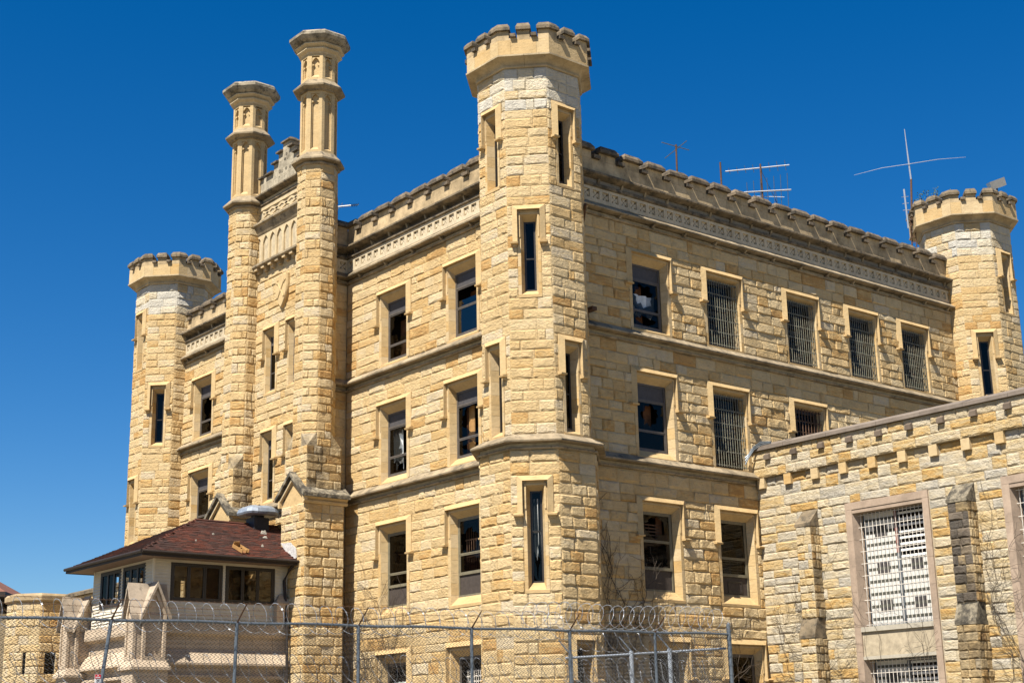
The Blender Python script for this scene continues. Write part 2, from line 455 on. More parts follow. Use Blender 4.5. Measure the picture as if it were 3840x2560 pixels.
class Masonry:
    """collects the stones of one thing; the 300 that show largest become objects"""
    def __init__(s, root, seed): s.root = root; s.S = []; s.rg = random.Random(seed)
    def courses(s, z0, z1, hmin=0.27, hmax=0.38):
        n = max(1, round((z1 - z0) / ((hmin + hmax) / 2)))
        hs = [s.rg.uniform(hmin, hmax) for _ in range(n)]
        k = (z1 - z0) / sum(hs); z = z0; out = [z0]
        for h in hs: z += h * k; out.append(z)
        out[-1] = z1
        return out
    def wall(s, fr, u0, u1, z0, z1, holes=(), mat='stone', rough=0.042, lmin=0.45, lmax=1.1, hmin=0.27, hmax=0.38, zs=None, tone=(0, 1)):
        br = sorted(set([z0, z1] + [min(max(z, z0), z1) for h in holes for z in (h[2], h[3])]))
        bb = [br[0]]
        for z in br[1:]:
            if z - bb[-1] > 0.15: bb.append(z)
            elif z == br[-1] and len(bb) > 1: bb[-1] = z
        if zs is None:
            zs = []
            for a, b in zip(bb, bb[1:]): zs += s.courses(a, b, hmin, hmax)[:-1]
            zs.append(bb[-1])
        for a, b in zip(zs, zs[1:]):
            segs = [(u0, u1)]
            for h in holes:
                if h[2] < b - 0.05 and h[3] > a + 0.05:
                    ns = []
                    for p, q in segs:
                        if h[1] <= p or h[0] >= q: ns.append((p, q)); continue
                        if h[0] > p: ns.append((p, h[0]))
                        if h[1] < q: ns.append((h[1], q))
                    segs = ns
            for p, q in segs:
                if q - p < 0.04: continue
                L = q - p; u = p
                while u < q - 1e-6:
                    l = s.rg.uniform(lmin, lmax)
                    if s.rg.random() < 0.15: l *= 0.55
                    if q - (u + l) < lmin * 0.6: l = q - u
                    if l > lmax * 1.35: l *= 0.5
                    s.S.append((fr, u, u + l, a, b, mat, rough, s.rg.uniform(*tone)))
                    u += l
        return zs
    def done(s, keep=300, jt=0.0045):
        sc = []
        for i, (fr, u0, u1, z0, z1, mat, rough, rnd) in enumerate(s.S):
            c = Vector(fr.p((u0 + u1) / 2, (z0 + z1) / 2))
            q = project(c)
            v = (CAM_LOC - c).normalized().dot(fr.n)
            ok = q is not None and -40 < q[0] < 3880 and -40 < q[1] < 2600 and v > 0.05
            sc.append(((u1 - u0) * (z1 - z0) * v / (q[2] ** 2) if ok else -1, i))
        sc.sort(reverse=True)
        ind = set(i for a, i in sc[:keep] if a > 0)
        rl = root_loc(s.root)
        rest = {}
        for i, (fr, u0, u1, z0, z1, mat, rough, rnd) in enumerate(s.S):
            w = u1 - u0 - 2 * jt; h = z1 - z0 - 2 * jt
            if w < 0.03 or h < 0.03: continue
            if i in ind:
                me = stone_bank(mat, rough)[int(rnd * 39.99)]
                o = bpy.data.objects.new('stone', me)
                COL.objects.link(o)
                o.parent = s.root
                mt = Matrix((fr.t * w, Vector((0, 0, h)), fr.n)).transposed().to_4x4()
                mt.translation = Vector(fr.p(u0 + jt, z0 + jt)) - rl
                o.matrix_local = mt
            else:
                mb = rest.setdefault(mat, MB())
                P, F = stone_geo(s.rg, w, h, rough if s.rg.random() > 0.12 else rough * 0.15)
                mb.add([fr.p(u0 + jt + x, z0 + jt + z, d) for x, z, d in P], F, rnd)
        for k, mb in rest.items():
            stuff(mb.build('stonework', k, s.root))

def core_wall(mb, fr, u0, u1, z0, z1, holes=(), d0=-0.42, d1=-0.006):
    """wall body with openings, built of blocks"""
    zs = sorted(set([z0, z1] + [min(max(z, z0), z1) for h in holes for z in (h[2], h[3])]))
    for a, b in zip(zs, zs[1:]):
        if b - a < 1e-4: continue
        segs = [(u0, u1)]
        for h in holes:
            if h[2] < b - 1e-4 and h[3] > a + 1e-4:
                ns = []
                for p, q in segs:
                    if h[1] <= p or h[0] >= q: ns.append((p, q)); continue
                    if h[0] > p: ns.append((p, h[0]))
                    if h[1] < q: ns.append((h[1], q))
                segs = ns
        for p, q in segs:
            if q - p > 1e-4: mb.fbox(fr, p, q, a, b, d0, d1)

# ------------------------------------------------------------------ octagons and mouldings
K8 = 1 / math.cos(PI / 8)
def octpts(c, a, z): return [(c[0] + a * K8 * math.cos(R(22.5 + 45 * k)), c[1] + a * K8 * math.sin(R(22.5 + 45 * k)), z) for k in range(8)]
def oface(c, a, ang): return Frame((c[0] + a * math.cos(R(ang)), c[1] + a * math.sin(R(ang))), ang)
def octloft(mb, c, prof, rnd=0.5, cap=True): mb.loft([octpts(c, a, z) for a, z in prof], cap, rnd)

def sweep(mb, path, prof, rnd=0.5, close_ends=True):
    """profile (d outward, z) along a plan polyline; outward is to the right of the walk"""
    n = len(path); P = [Vector((x, y)) for x, y in path]
    nr = []
    for i in range(n - 1):
        d = (P[i + 1] - P[i]).normalized(); nr.append(Vector((d.y, -d.x)))
    offs = []
    for i in range(n):
        if i == 0: offs.append(nr[0])
        elif i == n - 1: offs.append(nr[-1])
        else:
            b = (nr[i - 1] + nr[i]).normalized(); offs.append(b / max(0.3, b.dot(nr[i])))
    rings = [[(P[i].x + offs[i].x * d, P[i].y + offs[i].y * d, z) for d, z in prof] for i in range(n)]
    k = len(prof); vs = [p for r in rings for p in r]; fs = []
    for i in range(n - 1):
        for j in range(k):
            fs.append((i * k + j, i * k + (j + 1) % k, (i + 1) * k + (j + 1) % k, (i + 1) * k + j))
    if close_ends:
        fs.append(tuple(range(k))); fs.append(tuple(range((n - 1) * k + k - 1, (n - 1) * k - 1, -1)))
    mb.add(vs, fs, rnd)

def sweep_pieces(name, mat, parent, path, prof, step, zmap=None, rg=random.Random(5)):
    """the moulding as separate stones with fine joints"""
    if zmap: prof = [(d, zmap(z)) for d, z in prof]
    for a, b in zip(path, path[1:]):
        A = Vector(a); B = Vector(b); L = (B - A).length
        n = max(1, round(L / step)); dr = (B - A) / L
        for k in range(n):
            p0 = A + dr * (L * k / n + 0.004); p1 = A + dr * (L * (k + 1) / n - 0.004)
            mb = MB(); j = rg.uniform(-0.006, 0.006)
            sweep(mb, [tuple(p0), tuple(p1)], [(d + (j if d > 0.2 else 0), z + rg.uniform(-0.003, 0.003)) for d, z in prof], rg.random())
            mb.build(name, mat, parent)

def string_prof(zb, k=1.0):
    """string course whose bead sits at zb on the wall"""
    return [(-0.22, zb), (0.06, zb), (0.10, zb + 0.025), (0.10, zb + 0.065), (0.05, zb + 0.085), (-0.09, zb + 0.09), (-0.12, zb + 0.14), (-0.06, zb + 0.19), (0.17 * k, zb + 0.20),
            (0.28 * k, zb + 0.205), (0.29 * k, zb + 0.25), (0.26 * k, zb + 0.28), (0.0, zb + 0.485), (-0.22, zb + 0.485)]

# ------------------------------------------------------------------ windows
def frame_boxes(mb, fr, u0, u1, z0, z1, d, w=0.06, t=0.06):
    mb.fbox(fr, u0, u0 + w, z0, z1, d - t, d); mb.fbox(fr, u1 - w, u1, z0, z1, d - t, d)
    mb.fbox(fr, u0 + w, u1 - w, z0, z0 + w, d - t, d); mb.fbox(fr, u0 + w, u1 - w, z1 - w, z1, d - t, d)

def pane(fr, u0, u1, z0, z1, d, parent, mat='glass', broken=None, seed=1, name='pane'):
    mb = MB()
    if broken is None:
        mb.fbox(fr, u0, u1, z0, z1, d - 0.008, d)
    else:
        rg = random.Random(seed); N = 22
        cu, cz, ru, rz = broken
        cu = u0 + (u1 - u0) * cu; cz = z0 + (z1 - z0) * cz
        inner = []; outer = []
        for k in range(N):
            a = 2 * PI * (k + 0.3 * rg.random()) / N
            rr = rg.uniform(0.62, 1.12)
            c, s_ = math.cos(a), math.sin(a)
            sc = min((u1 - cu) / c if c > 1e-6 else 1e9, (u0 - cu) / c if c < -1e-6 else 1e9,
                     (z1 - cz) / s_ if s_ > 1e-6 else 1e9, (z0 - cz) / s_ if s_ < -1e-6 else 1e9)
            outer.append((cu + c * sc, cz + s_ * sc))
            ix, iz = ru * (u1 - u0) * rr * c, rz * (z1 - z0) * rr * s_
            l = math.hypot(ix, iz)
            if l > sc * 0.985: ix, iz = ix / l * sc * 0.985, iz / l * sc * 0.985
            inner.append((cu + ix, cz + iz))
        for k in range(N):
            j = (k + 1) % N
            q = [inner[k], outer[k], outer[j], inner[j]]
            mb.add([fr.p(a, b, d) for a, b in q] + [fr.p(a, b, d - 0.006) for a, b in q],
                   [(0, 1, 2, 3), (7, 6, 5, 4), (0, 3, 7, 4)])
    return mb.build(name, mat, parent)

def surround(root, fr, uc, wo, wi, zb, zt, fb, ft, dep, jw=0.15, hood=True, ho=None, hz=0.27, drop=1.0, mat='dressed', stop=0.11, rg=random.Random(9)):
    """dressed opening: jamb stones, splayed reveal, sloping sill, hood mould"""
    mb = MB()
    for s in (-1, 1):
        z = zb
        while z < zt - 0.02:
            h = rg.uniform(0.27, 0.4); z2 = min(zt, z + h)
            if zt - z2 < 0.12: z2 = zt
            a, b = uc + s * wo, uc + s * (wo + jw)
            mb.fbox(fr, min(a, b), max(a, b) - 0.004, z + 0.004, z2 - 0.004, -0.05, 0.02, rg.random())
            z = z2
        # splayed cheek
        z = zb
        while z < zt - 0.02:
            h = rg.uniform(0.3, 0.45); z2 = min(zt, z + h)
            if zt - z2 < 0.12: z2 = zt
            e = 0.003
            q = [fr.p(uc + s * wo, z + e, 0.019), fr.p(uc + s * wi, z + e, -dep), fr.p(uc + s * wi, z2 - e, -dep), fr.p(uc + s * wo, z2 - e, 0.019)]
            q2 = [fr.p(uc + s * (wo + 0.05), z + e, 0.017), fr.p(uc + s * (wi + 0.12), z + e, -dep), fr.p(uc + s * (wi + 0.12), z2 - e, -dep), fr.p(uc + s * (wo + 0.05), z2 - e, 0.017)]
            mb.hexa([q[0], q[1], q2[1], q2[0], q[3], q[2], q2[2], q2[3]], rg.random())
            z = z2
    # lintel soffit and face
    mb.hexa([fr.p(uc - wo, zt, 0.019), fr.p(uc + wo, zt, 0.019), fr.p(uc + wi + 0.02, ft, -dep), fr.p(uc - wi - 0.02, ft, -dep),
             fr.p(uc - wo, zt + 0.14, 0.019), fr.p(uc + wo, zt + 0.14, 0.019), fr.p(uc + wo, zt + 0.14, -dep), fr.p(uc - wo, zt + 0.14, -dep)], 0.6)
    # fillet round the head
    mb.fbox(fr, uc - wo - 0.055, uc + wo + 0.055, zt + 0.012, zt + 0.06, -0.02, 0.045, 0.5)
    for s in (-1, 1):
        a, b = uc + s * (wo + 0.012), uc + s * (wo + 0.055)
        mb.fbox(fr, min(a, b), max(a, b), zt - drop * 0.8, zt + 0.012, -0.02, 0.045, 0.4)
    # sill
    mb.hexa([fr.p(uc - wo - 0.10, zb - 0.10, 0.03), fr.p(uc + wo + 0.10, zb - 0.10, 0.03), fr.p(uc + wo + 0.02, zb - 0.10, -dep), fr.p(uc - wo - 0.02, zb - 0.10, -dep),
             fr.p(uc - wo - 0.10, zb - 0.01, 0.035), fr.p(uc + wo + 0.10, zb - 0.01, 0.035), fr.p(uc + wi, fb, -dep), fr.p(uc - wi, fb, -dep)], 0.8)
    o = mb.build('window_surround', mat, root)
    if hood:
        ho = ho or wo + 0.30
        hw = min(0.16, ho - wo - 0.07); z1 = zt + hz; z0 = z1 - hw; zd = zt - drop
        mb = MB(); D = 0.15
        # top bar, chamfered
        def bar(pts, rnd): mb.hexa(pts, rnd)
        mb.hexa([fr.p(uc - ho + hw, z0, D), fr.p(uc + ho - hw, z0, D), fr.p(uc + ho - hw, z0, -0.02), fr.p(uc - ho + hw, z0, -0.02),
                 fr.p(uc - ho, z1, 0.05), fr.p(uc + ho, z1, 0.05), fr.p(uc + ho, z1, -0.02), fr.p(uc - ho, z1, -0.02)], 0.75)
        for s in (-1, 1):
            a = uc + s * (ho - hw); b = uc + s * ho
            p = [fr.p(a, zd, D), fr.p(b, zd, 0.05), fr.p(b, zd, -0.02), fr.p(a, zd, -0.02),
                 fr.p(a, z0 + 0.001, D), fr.p(b, z1, 0.05), fr.p(b, z1, -0.02), fr.p(a, z0 + 0.001, -0.02)]
            if s < 0: p = [p[1], p[0], p[3], p[2], p[5], p[4], p[7], p[6]]
            mb.hexa(p, 0.55)
            # label stop
            e = 0.07 if s > 0 else 0.07
            u0, u1 = min(a - s * 0.02, b + s * stop), max(a - s * 0.02, b + s * stop)
            mb.hexa([fr.p(u0, zd - 0.05, D + 0.04), fr.p(u1, zd - 0.05, D + 0.04), fr.p(u1, zd - 0.05, -0.02), fr.p(u0, zd - 0.05, -0.02),
                     fr.p(u0, zd - 0.002, D + 0.05), fr.p(u1, zd - 0.002, D + 0.05), fr.p(u1, zd + 0.07, -0.01), fr.p(u0, zd + 0.07, -0.01)], 0.8)
            mb.fbox(fr, u0 + 0.05, u1 - 0.05, zd - 0.12, zd - 0.05, -0.02, 0.06, 0.3)
        mb.build('hood_mould', mat, root)
    return o

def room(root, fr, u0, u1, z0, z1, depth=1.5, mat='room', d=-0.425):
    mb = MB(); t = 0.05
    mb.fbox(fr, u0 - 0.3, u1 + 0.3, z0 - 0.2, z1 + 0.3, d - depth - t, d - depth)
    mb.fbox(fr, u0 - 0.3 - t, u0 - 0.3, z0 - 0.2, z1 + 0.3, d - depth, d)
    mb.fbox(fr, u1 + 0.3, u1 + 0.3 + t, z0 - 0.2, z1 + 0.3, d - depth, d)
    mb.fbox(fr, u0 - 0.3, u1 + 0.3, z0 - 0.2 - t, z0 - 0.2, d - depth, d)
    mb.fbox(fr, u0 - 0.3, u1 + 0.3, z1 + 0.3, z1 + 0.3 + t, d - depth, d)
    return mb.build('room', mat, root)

def sash_window(root, fr, uc, wi, fb, ft, dep, top=0.0, bot=0.0, meet=0.5, fmat='frame', brk=None, brk2=None, seed=1, boards=(), blue=False, slit=False, sheet=None, shut=None, label=None):
    """metal frame with blind head panel, two sashes, optional apron panel"""
    mb = MB(); d = -dep; w = 0.035 if slit else 0.06
    frame_boxes(mb, fr, uc - wi, uc + wi, fb, ft, d, w, 0.07)
    a, b = uc - wi + w, uc + wi - w
    zl, zh = fb + w, ft - w
    if bot: mb.fbox(fr, a, b, zl + bot - 0.03, zl + bot + 0.03, d - 0.06, d + 0.015)
    if top: mb.fbox(fr, a, b, zh - top - 0.03, zh - top + 0.03, d - 0.06, d + 0.01)
    win = mb.build('window', fmat, root)
    if label: win['label'] = label
    if top:
        p = MB(); p.fbox(fr, a, b, zh - top + 0.03, zh, d - 0.05, d - 0.03); p.build('head_panel', 'panel_grey', win)
    if bot:
        p = MB(); p.fbox(fr, a, b, zl, zl + bot - 0.03, d - 0.05, d - 0.03); p.build('apron_panel', 'panel_brown', win)
    g0 = zl + (bot + 0.03 if bot else 0); g1 = zh - (top + 0.03 if top else 0)
    zm = g0 + (g1 - g0) * meet
    s_ = MB(); e = 0.02 if slit else 0.04
    frame_boxes(s_, fr, a + 0.002, b - 0.002, g0, zm + 0.02, d - 0.012, e, 0.04)
    s_.build('sash', fmat, win)
    s_ = MB(); frame_boxes(s_, fr, a + 0.002, b - 0.002, zm + 0.022, g1, d - 0.004, e, 0.03)
    s_.build('sash', fmat, win)
    pane(fr, a + e, b - e, g0 + e, zm + 0.02 - e, d - 0.03, win, 'glass_blue' if blue else 'glass', brk2, seed + 3)
    if not (blue is True): pane(fr, a + e, b - e, zm + 0.022 + e, g1 - e, d - 0.02, win, 'glass', brk, seed)
    for (u0, u1, z0, z1, dd, mt) in boards:
        p = MB(); p.fbox(fr, uc + u0, uc + u1, z0, z1, d - dd - 0.03, d - dd); p.build('board', mt, win)
    if sheet:
        p = MB(); rg = random.Random(seed)
        u0, u1, z0, z1, dd = sheet; n = 9
        vs = []
        for i in range(n + 1):
            u = uc + u0 + (u1 - u0) * i / n
            dz = rg.uniform(0, 0.35) * (z1 - z0)
            ddd = dd + 0.05 * math.sin(i * 1.9) + rg.uniform(-0.02, 0.02)
            vs += [fr.p(u, z1, d - ddd), fr.p(u, z0 + dz, d - ddd - 0.03)]
        p.add(vs, [(2 * i, 2 * i + 1, 2 * i + 3, 2 * i + 2) for i in range(n)])
        p.build('torn_sheet', 'curtain', win)
    return win

def grille(root, fr, u0, u1, z0, z1, d, nv, nh, rv=0.014, mat='bar_rust', name='window_grille', flat=0.02, over=0.04):
    mb = MB()
    for k in range(nh):
        z = z0 + 0.05 + (z1 - z0 - 0.1) * k / (nh - 1)
        mb.fbox(fr, u0 - over, u1 + over, z - flat, z + flat, d - 0.02, d - 0.006)
    g = mb.build(name, mat, root)
    me = None
    for k in range(nv):
        u = u0 + (u1 - u0) * (k + 0.5) / nv
        if me is None:
            b = MB(); b.tube([(0, 0, 0), (0, 0, z1 - z0)], rv, 6)
            o = b.build('bar', mat, g); me = o.data
        else:
            o = bpy.data.objects.new('bar', me); COL.objects.link(o); o.parent = g
        o.location = Vector(fr.p(u, z0, d)) - root_loc(g)
    return g

SETBACK = 0.22
ALLROOT = {}

# ================================================================== ground
mb = MB()
g = 1200
mb.add([(-g, -g, 0), (g, -g, 0), (g, g, 0), (-g, g, 0)], [(0, 1, 2, 3)])
tag(mb.build('ground', 'ground_mat'), None, None, kind='structure')

# ================================================================== administration building
bld = thing('administration_building', (-5, 8, 0), 'long yellow limestone prison block with battlements and barred windows between the octagonal towers', 'building')
mas = Masonry(bld, 3)
YB = -1.25
ZL = lambda z: 1.7 + (z - 1.7) * 0.983      # the far wing reads slightly lower
FC = Frame((0, YB), -90)
FE = Frame((-11.06, 0), 0)
WO, WI = 0.77, 0.69
F_U = [-8.0, -4.0]
ROWS = [(14.86, 17.37, 15.0, 17.2), (10.62, 13.28, 10.85, 13.1), (6.1, 9.05, 6.36, 8.88), (1.9, 4.68, 2.1, 4.5)]   # zb, zt, frame bottom, frame top
def hole(uc, wo, zb, zt, jw=0.15, top=0.27, ho=0.30):
    return [(uc - wo - jw, uc + wo + jw, zb - 0.1, zt + 0.02), (uc - wo - ho, uc + wo + ho, zt + 0.02, zt + top)]
def core_hole(uc, wo, zb, zt): return (uc - wo - 0.02, uc + wo + 0.02, zb, zt)

LEV = [(0.0, 10.12), (10.60, 14.32), (14.805, 18.43)]
core = MB()
# --- entrance side, wing next to the near tower
H = []; CH = []
for (zb, zt, fb, ft) in ROWS:
    for u in F_U: H += hole(u, WO, zb, zt); CH.append(core_hole(u, WO, zb, zt))
# ground floor slit beside the tower
H += hole(-2.1, 0.35, 1.9, 4.70); CH.append(core_hole(-2.1, 0.35, 1.9, 4.7))
for a, b in LEV: mas.wall(FF, -11.05, -0.9, max(a, 2.6), b, H, rough=0.036, lmin=0.5, lmax=1.25)
core_wall(core, FF, -11.06, -0.5, 0, 18.6, CH); core_wall(core, FF, -11.27, -0.5, 18.6, 20.7, [], -0.42, -0.22)
# --- long side
R_U = [4.80, 8.36, 12.56, 16.12, 19.37]
HR = []; CHR = []
WOR = 0.83
for (zb, zt, fb, ft) in ROWS:
    for u in R_U:
        if (zb < 10 and u > 9) or (zb < 14 and u > 14): continue
        HR += hole(u, WOR, zb, zt, 0.13, 0.27, 0.25); CHR.append(core_hole(u, WOR, zb, zt))
for a, b in LEV: mas.wall(FR, 0.9, 22.4 if a > 9.9 else 9.6, max(a, 2.6), b, HR, rough=0.062)
core_wall(core, FR, 0.5, 23.0, 0, 18.6, CHR); core_wall(core, FR, 0.5, 23.0, 18.6, 20.0, [], -0.42, -0.22)
# --- return wall beside the right chimney turret
for a, b in LEV: mas.wall(FE, -1.25, -0.02, max(a, 2.6), b, rough=0.02)
core_wall(core, FE, -1.25, -0.01, 0, 18.6, []); core_wall(core, FE, -1.25, 0.2, 18.6, 20.7, [], -0.42, -0.22)
# --- centre bay
SL = [(-14.42, 0.36), (-12.72, 0.36)]
C_ROWS = [(14.85, 17.25, 14.98, 17.1), (10.65, 13.22, 10.8, 13.05)]
HC = []; CHC = []
for (zb, zt, fb, ft) in C_ROWS:
    for u, w in SL: HC += hole(u, w, zb, zt, 0.12, 0.25, 0.24); CHC.append(core_hole(u, w, zb, zt))
mas.wall(FC, -16.4, -11.0, 10.6, 19.78, HC)
mas.wall(FC, -16.4, -11.0, 6.0, 10.12)
core_wall(core, FC, -16.6, -10.9, 0, 23.0, CHC)
# --- far wing
L_U = [-22.2]
HL = []; CHL = []
for (zb, zt, fb, ft) in ROWS[:3]:
    for u in L_U: HL += hole(u, WO, ZL(zb), ZL(zt)); CHL.append(core_hole(u, WO, ZL(zb), ZL(zt)))
for a, b in LEV: mas.wall(FF, -25.0, -16.2, max(ZL(a), 5.0), ZL(b), HL)
core_wall(core, FF, -25.5, -16.2, 0, ZL(18.6), CHL); core_wall(core, FF, -25.5, -16.2, ZL(18.6), ZL(20.0), [], -0.42, -0.22)
core.build('wall', 'mortar_dark', bld)
rb = MB()
rb.box(-25, 0, 0.0 + 0.42, 23.0, 19.6, 19.9)
rb.build('flat_roof', 'flat_roof', bld)
bk = MB()
bk.box(-25.4, -25.0, 0.42, 23.4, 0, 20); bk.box(-25, -0.4, 23.0, 23.4, 0, 20)
bk.build('back_wall', 'mortar', bld)

# --- string courses
sweep_pieces('string_course', 'string', bld, [(-11.06, -1.24), (-11.06, 0), (-1.0, 0)], string_prof(10.12), 1.6)
sweep_pieces('string_course', 'string', bld, [(-11.06, -1.24), (-11.06, 0), (-1.0, 0)], string_prof(14.32), 1.6)
sweep_pieces('string_course', 'string', bld, [(0, 1.0), (0, 9.4)], string_prof(10.12), 1.6)
sweep_pieces('string_course', 'string', bld, [(0, 1.0), (0, 22.4)], string_prof(14.32), 1.6)
sweep_pieces('string_course', 'string', bld, [(-16.4, YB), (-10.9, YB)], string_prof(10.12), 1.6)
sweep_pieces('string_course', 'string', bld, [(-24.6, 0), (-16.2, 0)], string_prof(14.32), 1.6, ZL)
sweep_pieces('string_course', 'string', bld, [(-24.6, 0), (-16.2, 0)], string_prof(10.12), 1.6, ZL)
def hollow(path, za, zb_, zmap=None, d=-0.015):  # strip laid in the hollow, its dark colour deepens the shade there
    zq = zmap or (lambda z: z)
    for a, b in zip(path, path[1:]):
        q = MB(); sweep(q, [a, b], [(-0.2, zq(za)), (d, zq(za)), (d - 0.05, zq((za + zb_) / 2)), (d, zq(zb_)), (-0.2, zq(zb_))], 0.5); q.build('hollow_shade_strip', 'hollow_shade', bld)
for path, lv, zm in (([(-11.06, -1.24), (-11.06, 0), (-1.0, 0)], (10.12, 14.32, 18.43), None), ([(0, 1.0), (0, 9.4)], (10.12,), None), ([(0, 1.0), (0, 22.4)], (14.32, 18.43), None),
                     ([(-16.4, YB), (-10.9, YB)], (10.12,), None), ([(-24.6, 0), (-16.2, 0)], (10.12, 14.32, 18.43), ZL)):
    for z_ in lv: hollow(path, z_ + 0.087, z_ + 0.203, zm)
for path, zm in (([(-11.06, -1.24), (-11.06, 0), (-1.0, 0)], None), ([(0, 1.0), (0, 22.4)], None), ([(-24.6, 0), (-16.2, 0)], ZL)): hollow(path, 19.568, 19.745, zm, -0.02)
# --- cornice: lower string, quatrefoil frieze, bead, upper string, parapet
up = [(-0.22, 19.43), (0.05, 19.43), (0.10, 19.46), (0.10, 19.54), (0.05, 19.565), (-0.08, 19.58), (-0.13, 19.64), (-0.08, 19.71), (0.12, 19.74), (0.26, 19.77), (0.30, 19.80), (0.30, 19.86), (0.24, 19.90), (0.0, 20.02), (-0.22, 20.02)]
for path, zm in (([(-11.06, -1.24), (-11.06, 0), (-1.0, 0)], None), ([(0, 1.0), (0, 22.4)], None), ([(-24.6, 0), (-16.2, 0)], ZL)):
    sweep_pieces('lower_cornice', 'string', bld, path, string_prof(18.43), 1.6, zm)
    sweep_pieces('upper_cornice', 'coping_light', bld, path, up, 1.2, zm)
    for (ax, ay), (bx_, by) in zip(path, path[1:]):
        A_ = Vector((ax, ay)); B_ = Vector((bx_, by)); dr_ = (B_ - A_).normalized(); f_ = Frame(tuple(A_), math.degrees(math.atan2(-dr_.x, dr_.y)))
        LL = (B_ - A_).length; zq = zm or (lambda z: z); n_ = max(1, int(LL / 1.05))
        for k_ in range(n_):
            u_ = LL * (k_ + 0.5) / n_
            b = MB(); b.hexa([f_.p(u_ - 0.05, zq(19.56), 0.03), f_.p(u_ + 0.05, zq(19.56), 0.03), f_.p(u_ + 0.05, zq(19.56), -0.15), f_.p(u_ - 0.05, zq(19.56), -0.15),
                              f_.p(u_ - 0.035, zq(19.752), 0.10), f_.p(u_ + 0.035, zq(19.752), 0.10), f_.p(u_ + 0.035, zq(19.752), -0.15), f_.p(u_ - 0.035, zq(19.752), -0.15)], 0.6)
            b.build('bracket_leaf', 'string', bld)
        n_ = max(1, int(LL / 1.45))
        for k_ in range(n_):
            u_ = LL * (k_ + 0.6) / n_
            for zb_ in (18.43,):
                b = MB(); b.hexa([f_.p(u_ - 0.05, zq(zb_ + 0.08), 0.12), f_.p(u_ + 0.05, zq(zb_ + 0.08), 0.12), f_.p(u_ + 0.05, zq(zb_ + 0.08), -0.05), f_.p(u_ - 0.05, zq(zb_ + 0.08), -0.05),
                                  f_.p(u_ - 0.035, zq(zb_ + 0.185), 0.22), f_.p(u_ + 0.035, zq(zb_ + 0.185), 0.22), f_.p(u_ + 0.035, zq(zb_ + 0.185), -0.05), f_.p(u_ - 0.035, zq(zb_ + 0.185), -0.05)], 0.6)
                b.build('bracket_leaf', 'string', bld)

def quatrefoil(fr, u0, zm, w=0.425, z0=18.905, z1=19.425):
    """one carved panel: square frame, four cusps leaving an X of petals"""
    o = None
    mb = MB(); e = 0.003
    a, b = u0 + e, u0 + w - e
    i0, i1 = u0 + w * 0.16, u0 + w * 0.84
    zc = (z0 + z1) / 2 + 0.015; h = (i1 - i0) / 2
    j0, j1 = zc - h, zc + h
    D = 0.03
    mb.fbox(fr, a, i0, zm(z0), zm(z1), -0.25, D); mb.fbox(fr, i1, b, zm(z0), zm(z1), -0.25, D)
    mb.fbox(fr, i0, i1, zm(z0), zm(j0), -0.25, D); mb.fbox(fr, i0, i1, zm(j1), zm(z1), -0.25, D)
    mb.fbox(fr, i0, i1, zm(j0), zm(j1), -0.25, -0.20)
    c = (i0 + i1) / 2; q = -0.02
    def cusp(pts):
        P = [fr.p(c + x * h, zm(zc + y * h), q) for x, y in pts] + [fr.p(c + x * h, zm(zc + y * h), -0.195) for x, y in pts]
        n = len(pts)
        mb.add(P, [tuple(range(n)), tuple(range(2 * n - 1, n - 1, -1))] + [(i, n + i, n + (i + 1) % n, (i + 1) % n) for i in range(n)])
    base = [(-0.80, -1), (0.80, -1), (0.46, -0.80), (0.40, -0.52), (0.11, -0.13), (-0.11, -0.13), (-0.40, -0.52), (-0.46, -0.80)]
    for k in range(4):
        cs, sn = [(1, 0), (0, 1), (-1, 0), (0, -1)][k]
        cusp([(x * cs - y * sn, x * sn + y * cs) for x, y in base])
    return mb

def frieze(fr, u0, u1, zm=lambda z: z, w=0.425):
    n = round((u1 - u0) / w); ww = (u1 - u0) / n
    proto = None
    for k in range(n):
        if proto is None:
            proto = quatrefoil(Frame((0, 0), fr.ang), 0, zm, ww).build('quatrefoil_panel', 'carved', bld)
            o = proto
        else:
            o = bpy.data.objects.new('quatrefoil_panel', proto.data); COL.objects.link(o); o.parent = bld
        o.location = Vector(fr.p(u0 + ww * k, 0)) - root_loc(bld)
frieze(FF, -11.02, -1.0); frieze(FR, 1.0, 22.4); frieze(FE, -1.24, -0.02); frieze(FF, -24.4, -16.4, ZL)

